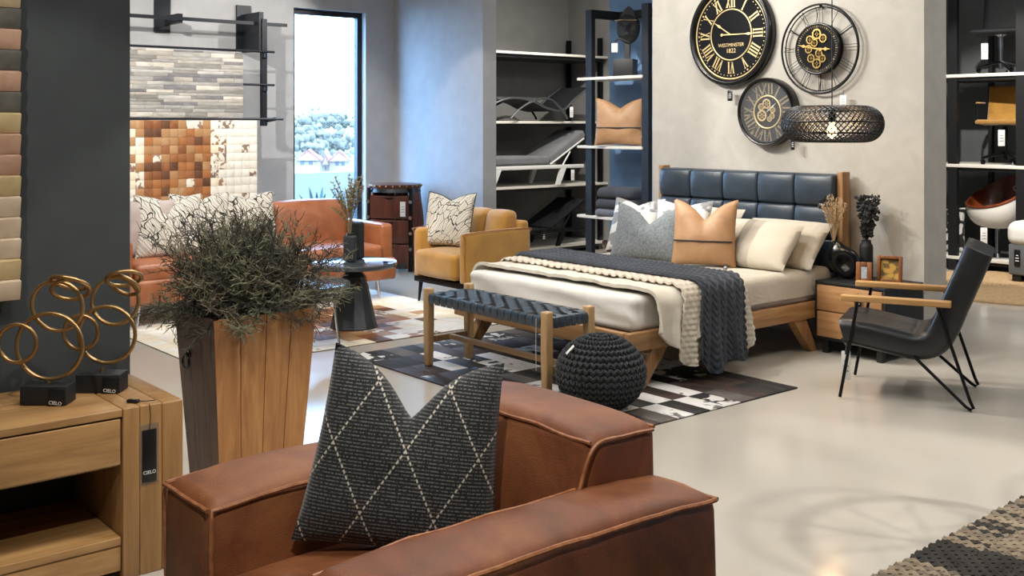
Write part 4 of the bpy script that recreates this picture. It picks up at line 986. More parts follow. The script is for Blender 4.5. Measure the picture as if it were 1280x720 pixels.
def hand(a, L_, w_, y, tail=.0):
    """tapered hand pointing clockwise angle a (degrees from 12)"""
    b = MB(); d = Vector((math.sin(R(a)), 0, math.cos(R(a)))); n_ = Vector((d.z, 0, -d.x)); Y = Vector((0, y, 0))
    pts = [(-tail, w_*.5), (0, w_*.5), (L_*.55, w_*.35), (L_*.68, w_*1.2), (L_*.8, w_*.4), (L_, w_*.12)]
    o = [d*p+n_*q for p, q in pts]+[d*p-n_*q for p, q in reversed(pts)]; n = len(o)
    b.add([p+Y for p in o]+[p+Y+Vector((0, .002, 0)) for p in o], [tuple(range(n)), tuple(range(2*n-1, n-1, -1))]+[(i, n+i, n+(i+1) % n, (i+1) % n) for i in range(n)])
    if tail: b.lathe([(0, -.001), (w_*1.3, -.001), (w_*1.3, .001), (0, .001)], 14, TR(tuple(-d*tail+Y), rx=90))
    return b
WALLY = 7.0
def clock_roman():
    c = wallpt(910, 43, 6.93); r = .425
    t = T('wall_clock', 'large black wall clock with gold Roman numerals and Westminster 1822 lettering', 'clock', (c.x, WALLY-.001, c.z))
    MB().lathe([(r*.9, .0), (r*.99, .0), (r, .02), (r*.985, .055), (r*.94, .072), (r*.89, .066), (r*.868, .05), (r*.86, .03), (r*.86, 0)], 80, TR(rx=90), True).build('rim', 'black_gloss', t, True, 60)
    MB().lathe([(r*.90, .062), (r*.915, .068), (r*.93, .068)], 4, TR(rx=90)); ring(r*.845, .006, -.034, sy=.6).build('gold_ring', 'gilt', t)
    disc(MB(), r*.87, -.0, -.03).build('dial', 'clock_face', t)
    ring(r*.485, .0055, -.033, sy=.6).build('gold_ring', 'gilt', t)
    for k, s in enumerate(NUM):
        a = 30*k; rr_ = r*.632
        nb = numeral(s, .09); nb.v = [(v[0]*.8, v[1], v[2]) for v in nb.v]; nb.build('numeral', 'gilt', t, False, loc=(rr_*math.sin(R(a)), -.032, rr_*math.cos(R(a))), rot=(0, R(a), 0))
    b = MB()
    for k in range(60):
        a = 6*k; b.lathe([(0, 0), (.0075 if k % 5 == 0 else .0042, 0), (.0075 if k % 5 == 0 else .0042, .002), (0, .002)], 8, TR((r*.785*math.sin(R(a)), -.031, r*.785*math.cos(R(a))), rx=90))
    b.build('minute_dots', 'gilt', t, kind='stuff')
    text('lettering', 'WESTMINSTER', .040, 'gilt', t, (0, -.032, -.085), (RX, 0, 0)); text('lettering', '1822', .05, 'gilt', t, (0, -.032, -.132), (RX, 0, 0))
    hand(302, .20, .010, -.040).build('hour_hand', 'gilt', t, False); hand(91, .27, .009, -.044, .085).build('minute_hand', 'gilt', t, False)
    return t
clock_roman()
def clock_skeleton():
    c = wallpt(1022, 61, 6.93); r = .335
    t = T('skeleton_clock', 'open black wire wall clock with thin Roman numerals and central gears', 'clock', (c.x, WALLY-.001, c.z))
    ring(r, .008, -.05).build('outer_ring', 'black_metal', t); ring(r*.94, .005, -.03).build('inner_ring', 'black_metal', t)
    disc(MB(), r*.565, -.02, -.075).build('hub', 'clock_face', t); ring(r*.555, .01, -.072).build('hub_rim', 'black_gloss', t)
    for k, s in enumerate(NUM):
        a = 30*k; b = MB(); n = len(s); x = -(n-1)*.022/2
        for i, ch in enumerate(s):
            X = x+i*.022
            if ch == 'I': b.tube([(X, 0, r*.56), (X, 0, r*.96)], .0022, 5)
            elif ch == 'V': b.tube([(X, 0, r*.56), (X-.018, 0, r*.96)], .0022, 5); b.tube([(X, 0, r*.56), (X+.018, 0, r*.96)], .0022, 5)
            else: b.tube([(X-.016, 0, r*.56), (X+.016, 0, r*.96)], .0022, 5); b.tube([(X+.016, 0, r*.56), (X-.016, 0, r*.96)], .0022, 5)
        b.build('numeral', 'black_metal', t, loc=(0, -.04, 0), rot=(0, R(a), 0))
    b = MB()
    for k in range(60): a = R(6*k); b.box((0, 0, 0), (.004 if k % 5 else .010, .002, .016), TR((r*.5*math.sin(a), -.077, r*.5*math.cos(a)), ry=6*k))
    b.build('minute_marks', 'aged_gold', t, False, kind='stuff')
    for (x, z, q) in ((0, .11, .038), (.055, .075, .03), (-.06, .07, .03), (-.07, .0, .03), (0, -.11, .036), (.05, -.075, .028), (-.05, -.07, .03), (-.02, .045, .028), (.02, -.035, .03)):
        gear(MB(), x, z, q, -.080, 4).build('gear', 'brass', t)
    hand(282, .165, .010, -.092, .04).build('hour_hand', 'brass', t, False); hand(94, .125, .012, -.096).build('minute_hand', 'brass', t, False)
    b = MB()
    for k in range(3): a = R(120*k+60); b.tube([(r*.5*math.sin(a), -.03, r*.5*math.cos(a)), (r*.94*math.sin(a), -.03, r*.94*math.cos(a))], .004, 6)
    b.build('wall_brace', 'black_metal', t)
    MB().tube([(0, 0, r*.94), (0, -.05, r)], .008, 8).build('hanger', 'black_metal', t)
clock_skeleton()
def clock_gears():
    c = wallpt(957, 140, 6.92); r = .268
    t = T('gear_clock', 'round black wall clock with slate dial and exposed gold gears', 'clock', (c.x, WALLY-.001, c.z))
    MB().lathe([(r*.88, 0), (r*.99, 0), (r, .012), (r, .085), (r*.975, .097), (r*.93, .097), (r*.90, .086), (r*.895, .03), (r*.88, .02)], 72, TR(rx=90), True).build('rim', 'black_gloss', t, True, 60)
    disc(MB(), r*.9, -.0, -.05).build('dial', 'slate_face', t); ring(r*.475, .0065, -.056).build('gold_ring', 'gilt', t)
    disc(MB(), r*.46, -.05, -.053).build('centre_dial', 'clock_face', t)
    for k, s in enumerate(NUM):
        a = 30*k; rr_ = r*.68; numeral(s, .085).build('numeral', 'aged_gold', t, False, loc=(rr_*math.sin(R(a)), -.052, rr_*math.cos(R(a))), rot=(0, R(a), 0))
    for (x, z, q) in ((-.005, .065, .036), (-.055, .04, .026), (-.048, -.028, .042), (.025, -.055, .02), (.05, -.03, .022), (.055, .015, .022), (.022, .03, .018)): gear(MB(), x, z, q, -.060, 6).build('gear', 'gilt', t)
    hand(52, .11, .004, -.068).build('minute_hand', 'paper', t, False)
    disc(MB(), r*.895, -.082, -.084).build('glass', 'clock_glass', t)
clock_gears()
p = wallpt(909, 106, 6.90); hangtag((p.x, 6.935, p.z), 0, .05, .085, 'tag_black', None, 'paper', 'black tag hanging below the large Roman numeral clock', .045)
p = wallpt(1050, 112, 6.90); hangtag((p.x, 6.94, p.z), 0, .055, .10, 'paper', None, 'ink', 'white tag hanging below the open wire clock', .04)
p = wallpt(989, 172, 6.90); hangtag((p.x, 6.92, p.z), 0, .034, .085, 'tag_black', None, 'paper', 'narrow black tag hanging below the gear clock', .01)

# ---------------------------------------------------------------- rattan pendant lamp
def pendant():
    P_ = wallpt(1040, 155, 6.0); t = T('pendant_lamp', 'wide flattened black rattan pendant lamp with a bare glowing bulb', 'lamp', P_)
    RR, HH = .318, .113
    def prof(f):
        """f 0..1 from top opening over the rounded outside to the bottom opening"""
        L1 = RR-HH-.10; L2 = PI*HH; L3 = RR-HH-.13; s = f*(L1+L2+L3)
        if s < L1: return .10+s, HH
        s -= L1
        if s < L2: a = PI/2-s/HH; return RR-HH+HH*math.cos(a), HH*math.sin(a)
        return RR-HH-(s-L2), -HH
    b = MB(); NS = 54
    for sg in (-1, 1):
        for k in range(NS):
            pts = []
            for i in range(23):
                f = i/22; r_, z = prof(f); a = 2*PI*k/NS+sg*f*1.5; pts.append((r_*math.cos(a), r_*math.sin(a), z))
            b.tube(pts, .0042, 4, caps=False)
    b.build('woven_shade', 'rattan', t, kind='stuff')
    for f in (0, .2, .36, .5, .64, .8, 1): r_, z = prof(f); MB().torus(r_, .005, 64, 6, TR((0, 0, z))).build('hoop', 'black_metal', t)
    MB().lathe([(0, .12), (.012, .12), (.022, .09), (.024, .03), (.02, .02), (0, .02)], 20).build('socket', 'black_metal', t)
    MB().lathe([(0, .025), (.014, .02), (.016, .0), (.03, -.035), (.031, -.06), (.02, -.085), (0, -.093)], 20).build('bulb', 'bulb_glow', t)
    MB().tube([(0, 0, .12), (0, 0, CEIL-P_.z)], .004, 6).build('cord', 'black_paint', t)
    b = MB()
    for k in range(3): a = 2.09*k; b.tube([(.02*math.cos(a), .02*math.sin(a), .1), (.10*math.cos(a), .10*math.sin(a), HH)], .003, 5)
    b.build('spider', 'black_metal', t)
    L = bpy.data.lights.new('bulb_light', 'POINT'); L.energy = 9; L.color = (1, .62, .3); L.shadow_soft_size = .04; o = bpy.data.objects.new('bulb_light', L); C.objects.link(o); o.location = P_+Vector((0, 0, -.13))
pendant()

# ================================================================ lounge area: sofa, tables, mustard chair, barrel
def sofa():
    X1, Y0, Y1 = -8.30, 2.98, 5.52; D_ = .92
    t = T('leather_sofa', 'tan leather three-seat sofa with slim metal legs by the window', 'sofa', (X1-D_/2, (Y0+Y1)/2, .008))
    W_ = Y1-Y0; hx = D_/2; aw = .13
    MB().rb((.0, 0, .27), (D_, W_, .2), .03, 3, 4, (.006, .006, 0)).build('base', 'tan_leather', t)
    for s in (-1, 1):
        a = MB().rb((-.03, s*(W_/2-aw/2), .45), (D_-.06, aw, .45), .035, 4, 5, (.004, .012, .006)).build('arm', 'tan_leather', t)
    n = 2; cw = (W_-2*aw)/n
    for k in range(n):
        y = -W_/2+aw+cw*(k+.5)
        MB().rb((.07, y, .42), (D_-.17, cw-.008, .14), .04, 4, 6, (.006, 0, .022)).build('seat_cushion', 'tan_leather', t)
    n = 3; cw = (W_-2*aw)/n
    for k in range(n):
        y = -W_/2+aw+cw*(k+.5)
        def fn(p):
            p.x -= (p.z+.2)*.22; return p
        MB().rb((-hx+.24, y, .66), (.17, cw-.006, .42), .06, 4, 6, (.03, 0, .015), fn).build('back_cushion', 'tan_leather', t)
    MB().rb((-hx+.06, 0, .53), (.12, W_-.04, .5), .03, 3).build('back_frame', 'tan_leather', t)
    for sx in (hx-.07, -hx+.07):
        for sy in (-1, 1): MB().tube([(sx, sy*(W_/2-.17), .18), (sx+(.012 if sx > 0 else -.012), sy*(W_/2-.15), 0)], [.02, .011], 10).build('leg', 'chrome', t)
sofa()
SG = 'cushions on the tan sofa'
cushion('leaf_cushion', 'white cushion with black leaf line print in the sofa corner', 'leaf_print', .54, .54, .16, (-8.62, 3.50, .495), 74, -14, .1, 12, None, .06, 'cushion', SG)
cushion('leaf_cushion', 'white leaf-print cushion behind another one on the sofa', 'leaf_print', .52, .52, .14, (-8.80, 3.86, .50), 80, -12, .1, 13, None, .06, 'cushion', SG)
cushion('leaf_cushion', 'white leaf-print cushion half hidden by the dried shrub on the sofa', 'leaf_print', .52, .52, .14, (-8.76, 4.30, .50), 86, -16, .1, 14, None, .06, 'cushion', SG)
cushion('plain_cushion', 'rose grey plain cushion against the sofa arm', 'rose_grey', .48, .48, .13, (-8.72, 3.33, .50), 66, -8, .0, 15, None, .05, 'cushion', SG)
cushion('plain_cushion', 'black plain cushion against the sofa arm', 'matte_black', .40, .40, .11, (-8.84, 3.24, .50), 60, -4, .0, 16, None, .05, 'cushion', SG)

t = T('coffee_table', 'round metal coffee table on a dark conical pedestal', 'table', (-7.30, 4.45, .008))
MB().lathe([(0, 0), (.185, 0), (.185, .012), (.18, .02), (.095, .40), (.07, .43), (.06, .45), (.06, .475), (0, .475)], 12).build('pedestal', 'gunmetal', t, True, 20)
MB().lathe([(0, .476), (.33, .476), (.338, .486), (.338, .508), (.332, .514), (.322, .508), (0, .508)], 56).build('tabletop', 'tabletop', t)
o = T('small_black_clip', 'small black security clip lying on the pedestal coffee table', 'clip', (-7.14, 4.64, .516), 30); MB().rb((0, 0, .005), (.04, .02, .01), .004, 2).build('body', 'black_gloss', o); MB().tube([(.02, 0, .005), (.05, .012, .003)], .002, 5).build('cord', 'black_gloss', o)
t = T('tray_table', 'lower round tray-top coffee table on thin glossy legs', 'table', (-6.98, 3.86, .008))
MB().lathe([(0, .40), (.30, .40), (.312, .408), (.312, .44), (.305, .44), (.30, .425), (0, .42)], 48).build('tray', 'tabletop', t)
for k in range(3): a = 2.09*k+.5; MB().tube([(.22*math.cos(a), .22*math.sin(a), .40), (.27*math.cos(a), .27*math.sin(a), .0)], .011, 8).build('leg', 'chrome', t)
t = T('square_vase', 'charcoal rectangular bottle vase on the pedestal coffee table', 'vase', (-7.34, 4.44, .517), 20)
MB().rb((0, 0, .105), (.105, .06, .21), .02, 3).build('body', 'charcoal_vase', t); MB().lathe([(.018, .20), (.022, .215), (.026, .225), (.02, .225), (.016, .205)], 16, None, True).build('neck', 'charcoal_vase', t)
t = T('back_vase', 'taller dark glass vase behind the charcoal bottle vase', 'vase', (-7.46, 4.58, .517), 20); MB().rb((0, 0, .15), (.09, .09, .30), .02, 3).build('body', 'matte_black', t)
def stems(loc):
    t = T('grass_bunch', 'tall feathery dried grass stems in the charcoal vase', 'dried flowers', loc); r = random.Random(5)
    for k in range(22):
        a = r.random()*6.28; q = r.uniform(.02, .17); h = r.uniform(.28, .46) if k else .2; e = Vector((math.cos(a)*q, math.sin(a)*q, h)); b = MB(); P = smoothpath([(0, 0, -.05), (e.x*.3, e.y*.3, h*.5), e], 8); b.tube(P, .0022, 4)
        for i in range(9, len(P)):
            for s in range(5):
                d = Vector((r.gauss(0, .7), r.gauss(0, .7), r.uniform(.1, 1))).normalized()*r.uniform(.015, .035); b.tube([P[i], P[i]+d], [.0045, .0015], 3, caps=False)
        b.build('stem', 'straw' if k % 2 else 'stem_green', t, False)
stems((-7.34, 4.44, .735))

def mustard():
    X0, X1, Y0, Y1 = -8.06, -7.30, 5.50, 6.28
    t = T('mustard_armchair', 'mustard yellow velvet armchair with thin black legs beside the bed', 'armchair', ((X0+X1)/2, (Y0+Y1)/2, 0)); W_, D_ = X1-X0, Y1-Y0; aw = .085
    for s in (-1, 1):
        def fn(p):
            if p.z > 0: p.z -= .018*(p.y/(D_/2)-1)*-.5
            return p
        a = MB().rb((s*(W_/2-aw/2), .02, .45), (aw, D_-.04, .46), .03, 3, 5, (.008, .006, .006), fn).build('arm', 'mustard_velvet', t)
        MB().tube(smoothpath([(s*(W_/2-.006), -D_/2+.05, .24), (s*(W_/2-.006), -D_/2+.045, .6), (s*(W_/2-.004), -D_/2+.08, .665), (s*(W_/2-.004), D_/2-.05, .675), (s*(W_/2-.004), D_/2-.01, .64)], 6), .005, 6).build('piping', 'seam_brown', a)
    MB().rb((0, -.03, .37), (W_-2*aw+.0, D_-.02, .22), .045, 4, 6, (0, .012, .025)).build('seat_cushion', 'mustard_velvet', t)
    for k in range(2):
        def fb(p): p.y += (p.z+.2)*.16; return p
        MB().rb((0+(-.5+k)*(W_-2*aw)*.5, D_/2-.20, .64), ((W_-2*aw)*.5-.004, .15, .36), .05, 4, 5, (0, .02, .012), fb).build('back_cushion', 'mustard_velvet', t)
    MB().rb((0, D_/2-.05, .48), (W_-.04, .10, .52), .03, 3).build('back_frame', 'mustard_velvet', t)
    MB().rb((0, 0, .215), (W_-.03, D_-.06, .05), .008, 1).build('frame', 'black_metal', t)
    for sx in (-1, 1):
        for sy in (-1, 1): MB().tube([(sx*(W_/2-.06), sy*(D_/2-.08), .20), (sx*(W_/2-.05), sy*(D_/2-.06), 0)], [.022, .009], 8).build('leg', 'black_metal', t)
mustard()
cushion('leaf_cushion', 'white cushion with fine branching line print on the mustard armchair', 'leaf_print_fine', .50, .50, .15, (-7.82, 5.72, .50), 22, -14, .13, 21, 'ink', .06, 'cushion')
def barrel():
    t = T('barrel_cabinet', 'dark red wooden half-barrel drawer cabinet with metal rim in the corner', 'cabinet', (-9.95, 6.60, 0), 35)
    def rz(z): return .26+.05*math.sin(PI*min(1, max(0, z/.92)))
    b = MB(); N = 18
    for k in range(N):
        a0, a1 = R(-60+300*(k+.03)/N-90+30), R(-60+300*(k+.97)/N-90+30)
        if -140 < (math.degrees((a0+a1)/2)+360+180) % 360-180 < -40: continue
        vs = []
        for z in [i*.92/8 for i in range(9)]:
            for rr_ in (0, -.025):
                for a in (a0, a1): q = rz(z)+rr_; vs.append((q*math.cos(a), q*math.sin(a), z))
        fs = []
        for i in range(8):
            o = i*4; fs += [(o, o+1, o+5, o+4), (o+2, o+6, o+7, o+3), (o, o+4, o+6, o+2), (o+1, o+3, o+7, o+5)]
        fs += [(0, 2, 3, 1), (32, 33, 35, 34)]
        MB().add(vs, fs).build('stave', 'dark_wood', t, False)
    MB().lathe([(0, .90), (.275, .90), (.285, .915), (.285, .94), (.27, .945), (0, .94)], 40).build('top', 'dark_wood', t)
    for z in (.06, .86): MB().lathe([(rz(z)+.004, z), (rz(z)+.008, z), (rz(z+.04)+.008, z+.04), (rz(z+.04)+.004, z+.04)], 40, None, True).build('hoop', 'gunmetal', t)
    b = MB()
    for k in range(24): a = 2*PI*k/24; b.sph((.288*math.cos(a), .288*math.sin(a), .928), .009, 8, 6)
    b.build('rivets', 'brass', t, kind='stuff')
    for s in (-1, 1):
        P = [(s*.235, -.15, z) for z in (.03, .9)]; MB().rb((s*.245, -.17, .46), (.03, .05, .90), .006, 2).build('upright', 'black_metal', t)
        for k in range(4): MB().lathe([(0, 0), (.02, 0), (.02, .006), (0, .006)], 14, TR((s*.245, -.197, .25+k*.17), rx=90)).build('stud', 'chrome', t)
    for k in range(3):
        d = MB().rb((0, -.17, .17+k*.265), (.45, .05, .25), .01, 2).build('drawer', 'dark_wood', t)
        MB().tube([(-.05, -.2, .27+k*.265), (0, -.215, .262+k*.265), (.05, -.2, .27+k*.265)], .006, 6).build('handle', 'black_metal', d)
barrel()
hangtag((-9.62, 6.47, .80), 40, .06, .16, 'paper', None, 'ink', 'white tag hanging on the barrel cabinet', .03)

# ================================================================ hides hanging on the window wall
def hanging(name, label, x, y0, y1, z0, z1, cells, pick, seed, th=.006):
    t = T(name, label, 'wall hanging', (x, (y0+y1)/2, z0)); r = random.Random(seed)
    MB().box((0, 0, (z1-z0)/2), (th*.6, y1-y0-.004, z1-z0-.004)).build('backing', 'hide_white', t, False)
    for (a, b_, c, d, m) in cells(r):
        MB().rb(((th*.6+.001+r.random()*.0015), (a+b_)/2-(y0+y1)/2, (c+d)/2-z0), (th, b_-a-.0015, d-c-.0015), .0006, 1).build('patch', m, t)
    return t
def strips(r):
    out = []; z = 1.50; z1 = 2.32
    while z < z1-.005:
        h = r.choice([.026, .03, .034, .045]); h = min(h, z1-z); y = 3.3-r.random()*.2
        while y < 4.87:
            L_ = r.uniform(.14, .42); e = min(y+L_, 4.87)
            if 4.87-e < .08: e = 4.87
            out.append((max(y, 3.3), e, z, z+h, 'strip_%d' % r.choice([0, 0, 1, 1, 2, 3, 3, 4, 5]))) if e > 3.3 else None; y = e
        z += h
    return out
hanging('striped_hide_hanging', 'grey hide wall hanging made of narrow horizontal strips', -10.12, 3.3, 4.87, 1.50, 2.32, strips, None, 2)
def squares(r):
    out = []; ny, nz_ = 19, 17; dy = (4.93-3.38)/ny; dz = (1.635-.28)/nz_
    for i in range(ny):
        for j in range(nz_):
            k = ny-1-i      # columns counted from the window side
            if k < 4: m = r.choice(['hide_white']*9+['hide_spot_dark'])
            elif k < 6: m = r.choice(['hide_spot', 'hide_white', 'hide_spot_dark', 'hide_spot', 'hide_cream'])
            elif k < 14: m = r.choice(['hide_rust', 'hide_tan', 'hide_brown', 'hide_orange', 'hide_tan', 'hide_orange', 'hide_rust']) if r.random() < .93 else 'hide_spot'
            else: m = r.choice(['hide_cream', 'hide_spot', 'hide_white', 'hide_spot', 'hide_tan'])
            out.append((3.38+dy*i, 3.38+dy*(i+1), .28+dz*j, .28+dz*(j+1), m))
    return out
hanging('checkered_hide_hanging', 'brown and cream checkered hide wall hanging behind the sofa', -9.93, 3.38, 4.93, .28, 1.635, squares, None, 9)
t = T('display_rail', 'dark steel wall rail with brackets and drop post for hanging hides', 'rail', (-10.55, 4.3, 0))
MB().box((.31, -.15, 2.635), (.03, 2.55, .034)).build('top_bar', 'navy_steel', t, False)
for y in (-.08,):
    MB().box((-.03, y, 2.70), (.03, .16, .36)).build('wall_plate', 'navy_steel', t, False); MB().box((.14, y+.05, 2.64), (.33, .05, .09)).build('bracket', 'navy_steel', t, False)
MB().box((.37, .83, 2.13), (.05, .055, 1.10)).build('drop_post', 'navy_steel', t, False); MB().box((.18, .80, 2.55), (.40, .05, .40)).build('bracket', 'navy_steel', t, False)
MB().box((-.03, .80, 2.62), (.03, .16, .46)).build('wall_plate', 'navy_steel', t, False)
for z, x, ya in ((2.34, .43, -.95), (2.0, .43, .58), (1.65, .62, -.95)):
    MB().tube([(x, ya, z), (x, .92, z)], .012, 8).build('hanging_rod', 'navy_steel', t)
    if x > .5: MB().tube([(.39, .83, z-.02), (.62, .83, z)], .02, 8).build('rod_arm', 'navy_steel', t)
    MB().lathe([(0, -.03), (.028, -.03), (.028, .03), (0, .03)], 14, TR((.40, .83, z-.03))).build('clamp', 'navy_steel', t)
# ================================================================ alcove with sun loungers on shelves
t = T('alcove_shelving', 'black steel alcove shelving with four long pale-edged shelves', 'shelving', (-10.2, 8.55, 0))
for z in (.115, .86, 1.64, 2.47):
    s = MB().rb((0, 0, z-.02), (.70, 2.45, .03), .003, 1).build('shelf', 'shelf_white', t); MB().box((0, 0, z-.055), (.62, 2.35, .04)).build('support', 'black_paint', s, False)
for y in (-1.16, 1.16):
    for x in (-.32, .27): MB().box((x, y, 1.35), (.05, .05, 2.7)).build('post', 'black_metal', t, False)
LG = 'sun loungers on the alcove shelves'
def lounger_flat(label, z, frame, pad, padm, legh=.2):
    t = T('sun_lounger', label, 'sun lounger', (-10.02, 8.5, z), 0, LG)
    for s in (-1, 1):
        MB().rb((s*.26, -.12, legh+.02), (.035, 1.75, .045), .006, 1).build('side_rail', frame, t)
        for y in (-.62, .40): MB().add([(s*.26-.02, y-.03, legh), (s*.26+.02, y-.03, legh), (s*.26+.02, y+.05, legh), (s*.26-.02, y+.05, legh), (s*.26-.02, y-.10, 0), (s*.26+.02, y-.10, 0), (s*.26+.02, y-.05, 0), (s*.26-.02, y-.05, 0)], [(0,1,2,3),(7,6,5,4),(0,4,5,1),(1,5,6,2),(2,6,7,3),(3,7,4,0)]).build('leg', frame, t, False)
        MB().tube([(s*.24, .22, legh+.05), (s*.24, .78, legh+.36)], .014, 8).build('back_rail', frame, t)
        MB().tube([(s*.24, .55, legh+.2), (s*.24, .42, legh+.03)], .010, 8).build('strut', frame, t)
    if pad:
        MB().rb((0, -.38, legh+.10), (.50, 1.18, .10), .03, 3, 3, (0, 0, .01)).build('seat_pad', padm, t)
        MB().rb((0, 0, 0), (.50, .68, .10), .03, 3, 3, (0, 0, .01)).build('back_pad', padm, t, loc=(0, .50, legh+.26), rot=(R(29), 0, 0))
    else:
        MB().box((0, -.38, legh+.035), (.50, 1.18, .012)).build('seat_sling', padm, t, False); MB().box((0, 0, 0), (.50, .66, .012)).build('back_sling', padm, t, False, loc=(0, .50, legh+.215), rot=(R(29), 0, 0))
    return t
lounger_flat('white-framed sun lounger with grey pad on the middle alcove shelf', .861, 'white_metal', True, 'grey_cushion')
lounger_flat('all-black sling sun lounger on the lowest alcove shelf', .116, 'black_metal', False, 'matte_black', .17)
t = T('wave_lounger', 'black sling sun lounger on wavy silver arcs on the upper alcove shelf', 'sun lounger', (-10.02, 8.5, 1.641), 0, LG)
for s in (-1, 1):
    P = smoothpath([(s*.27, -1.0, .02), (s*.27, -.75, .16), (s*.27, -.45, .26), (s*.27, -.1, .24), (s*.27, .15, .15), (s*.27, .40, .13), (s*.27, .62, .28), (s*.27, .85, .42)], 6); MB().tube(P, .014, 8).build('sling_rail', 'silver', t)
    P = smoothpath([(s*.29, -.45, .02), (s*.29, -.28, .15), (s*.29, 0, .26), (s*.29, .22, .24), (s*.29, .4, .1), (s*.29, .46, .02)], 6); MB().tube(P, .013, 8).build('rocker_arc', 'silver' if s > 0 else 'black_metal', t)
b = MB(); prof = smoothpath([(0, -.95, .06), (0, -.7, .18), (0, -.45, .25), (0, -.1, .23), (0, .15, .15), (0, .40, .13), (0, .62, .28), (0, .85, .42)], 5)
vs = []; 
for p_ in prof: vs += [(-.26, p_.y, p_.z), (.26, p_.y, p_.z), (-.26, p_.y, p_.z-.01), (.26, p_.y, p_.z-.01)]
n_ = len(prof); b.add(vs, [(4*k, 4*k+1, 4*k+5, 4*k+4) for k in range(n_-1)]+[(4*k+2, 4*k+6, 4*k+7, 4*k+3) for k in range(n_-1)]); b.build('sling', 'matte_black', t)
for (y, z, m, l_) in ((9.0, 1.83, 'paper', 'white tag hanging from the wave-shaped sun lounger'), (9.02, 1.06, 'paper', 'white tag hanging from the white-framed sun lounger'), (8.55, .34, 'tag_black', 'black tag hanging from the lowest black sun lounger')): hangtag((-9.70, y, z), 90, .055, .13, m, None, 'ink', l_, .02)

# ================================================================ black rack between alcove and bed
RY = 7.5
t = T('display_rack', 'tall black steel rack with three pale shelves beside the clock wall', 'shelving', (-7.45, RY+.2, 0))
PX0, PX1 = wallpt(738, 0, RY).x+7.45, wallpt(808.5, 0, RY).x+7.45
for x in (PX0, PX1):
    p_ = MB().box((x, -.2, 1.37), (.085, .05, 2.74)).build('post', 'black_paint', t, False)
    for k in range(9): MB().lathe([(0, 0), (.006, 0), (.006, .002), (0, .002)], 8, TR((x-.02, -.226, .3+k*.28), rx=90)).build('bolt', 'gunmetal', p_)
MB().box((PX0+.03+.35, .2, 2.70), (.9, .05, .085)).build('top_bar', 'black_paint', t, False); MB().box((PX0, .0, 2.70), (.05, .36, .085)).build('side_bar', 'black_paint', t, False)
for z in (2.065, 1.385, .69): MB().rb(((PX0+PX1)/2-.09, -.03, z-.014), (PX1-PX0+.13, .42, .028), .003, 1).build('shelf', 'shelf_white', t)
def rackpt(u, v): p_ = wallpt(u, v, RY); return p_
# mask sculpture
p_ = rackpt(771, 92); t = T('mask_sculpture', 'black carved face mask on a pole and cube plinth on the top shelf', 'sculpture', (p_.x-.02, RY+.14, 2.066), 30)
MB().rb((0, 0, .085), (.20, .20, .17), .004, 1).build('plinth', 'matte_black', t); MB().box((.02, 0, .25), (.05, .03, .17)).build('pole', 'black_paint', t, False)
b = MB()
def mf(u, v):
    a = u*2*PI; ph = v*PI; x = math.sin(ph)*math.cos(a); y = math.sin(ph)*math.sin(a); z = math.cos(ph)
    X = .115*x*(1+.12*max(0, z)); Z = .15*z; Y = .07*y
    if y < 0:
        Y -= .035*math.exp(-((x/.16)**2+((z-.02)/.28)**2)) + .018*math.exp(-((x/.3)**2+((z+.42)/.1)**2)) - .022*(math.exp(-(((x-.38)/.2)**2+((z-.2)/.13)**2))+math.exp(-(((x+.38)/.2)**2+((z-.2)/.13)**2)))
        Y -= .012*math.exp(-((z-.36)/.08)**2)
    return (X+.03, Y, Z+.47)
b.grid(mf, 40, 28, wu=True).build('mask', 'matte_black', t, True, 80)
MB().prism([(-.05, .58), (.11, .57), (.09, .64), (.04, .69), (.0, .66)], -.03, .04).build('crest', 'matte_black', t, False)
MB().tube([(-.09, -.06, .545), (.0, -.083, .548), (.13, -.06, .545)], .008, 6).build('brow_band', 'aged_gold', t); MB().tube(smoothpath([(.05, -.04, .33), (-.04, -.06, .37), (-.09, -.06, .34)], 5), .010, 6).build('braid', 'matte_black', t)
hangtag((p_.x-.045, RY+.015, 2.41), 40, .06, .09, 'paper', None, 'ink', 'white tag hanging from the mask sculpture', .02)
p_ = rackpt(772, 184); c_ = cushion('camel_cushion', 'camel leather cushion with zip standing on the rack shelf', 'camel_leather', .50, .48, .15, (p_.x-.0, RY+.02, 1.388), 32, -8, .2, 31, None, .06, 'cushion')
MB().tube([(-.22, -.05, .17), (-.1, -.072, .168), (0, -.078, .166), (.1, -.072, .168), (.22, -.05, .17)], .006, 6).build('zip', 'black_paint', c_); MB().box((.225, -.02, .1), (.022, .01, .05)).build('label_tab', 'white_plastic', c_, False)
p_ = rackpt(770, 265)
for k, (m, l_, h) in enumerate((('lilac_knit', 'folded lilac grey knit blanket, lowest of its stack on the rack', .075), ('charcoal_knit', 'folded charcoal knit blanket, middle of its stack on the rack', .095), ('charcoal_knit', 'folded charcoal knit blanket, topmost of its stack on the rack', .105))):
    t = T('folded_blanket', l_, 'blanket', (p_.x-.04, RY+.12, .691+(0, .078, .176)[k]), 14, 'folded blankets on the rack')
    b = MB()
    def cable(p):
        w_ = .05; 
        if p.z > -.02 or p.y < -.1:
            s, q = p.x, (p.z if p.y < -.12 else p.y); c = (q % w_)/w_*2-1; hgt = .007*abs(math.sin(PI*(s/.028+abs(c)*1.1)))
            if p.y < -.12: p.y -= hgt
            else: p.z += hgt
        return p
    b.rb((0, 0, h/2), (.46-.02*k, .30, h), h*.48, 5, 34, (0, 0, 0), cable if k else None); b.build('folds', m, t, True, 80)
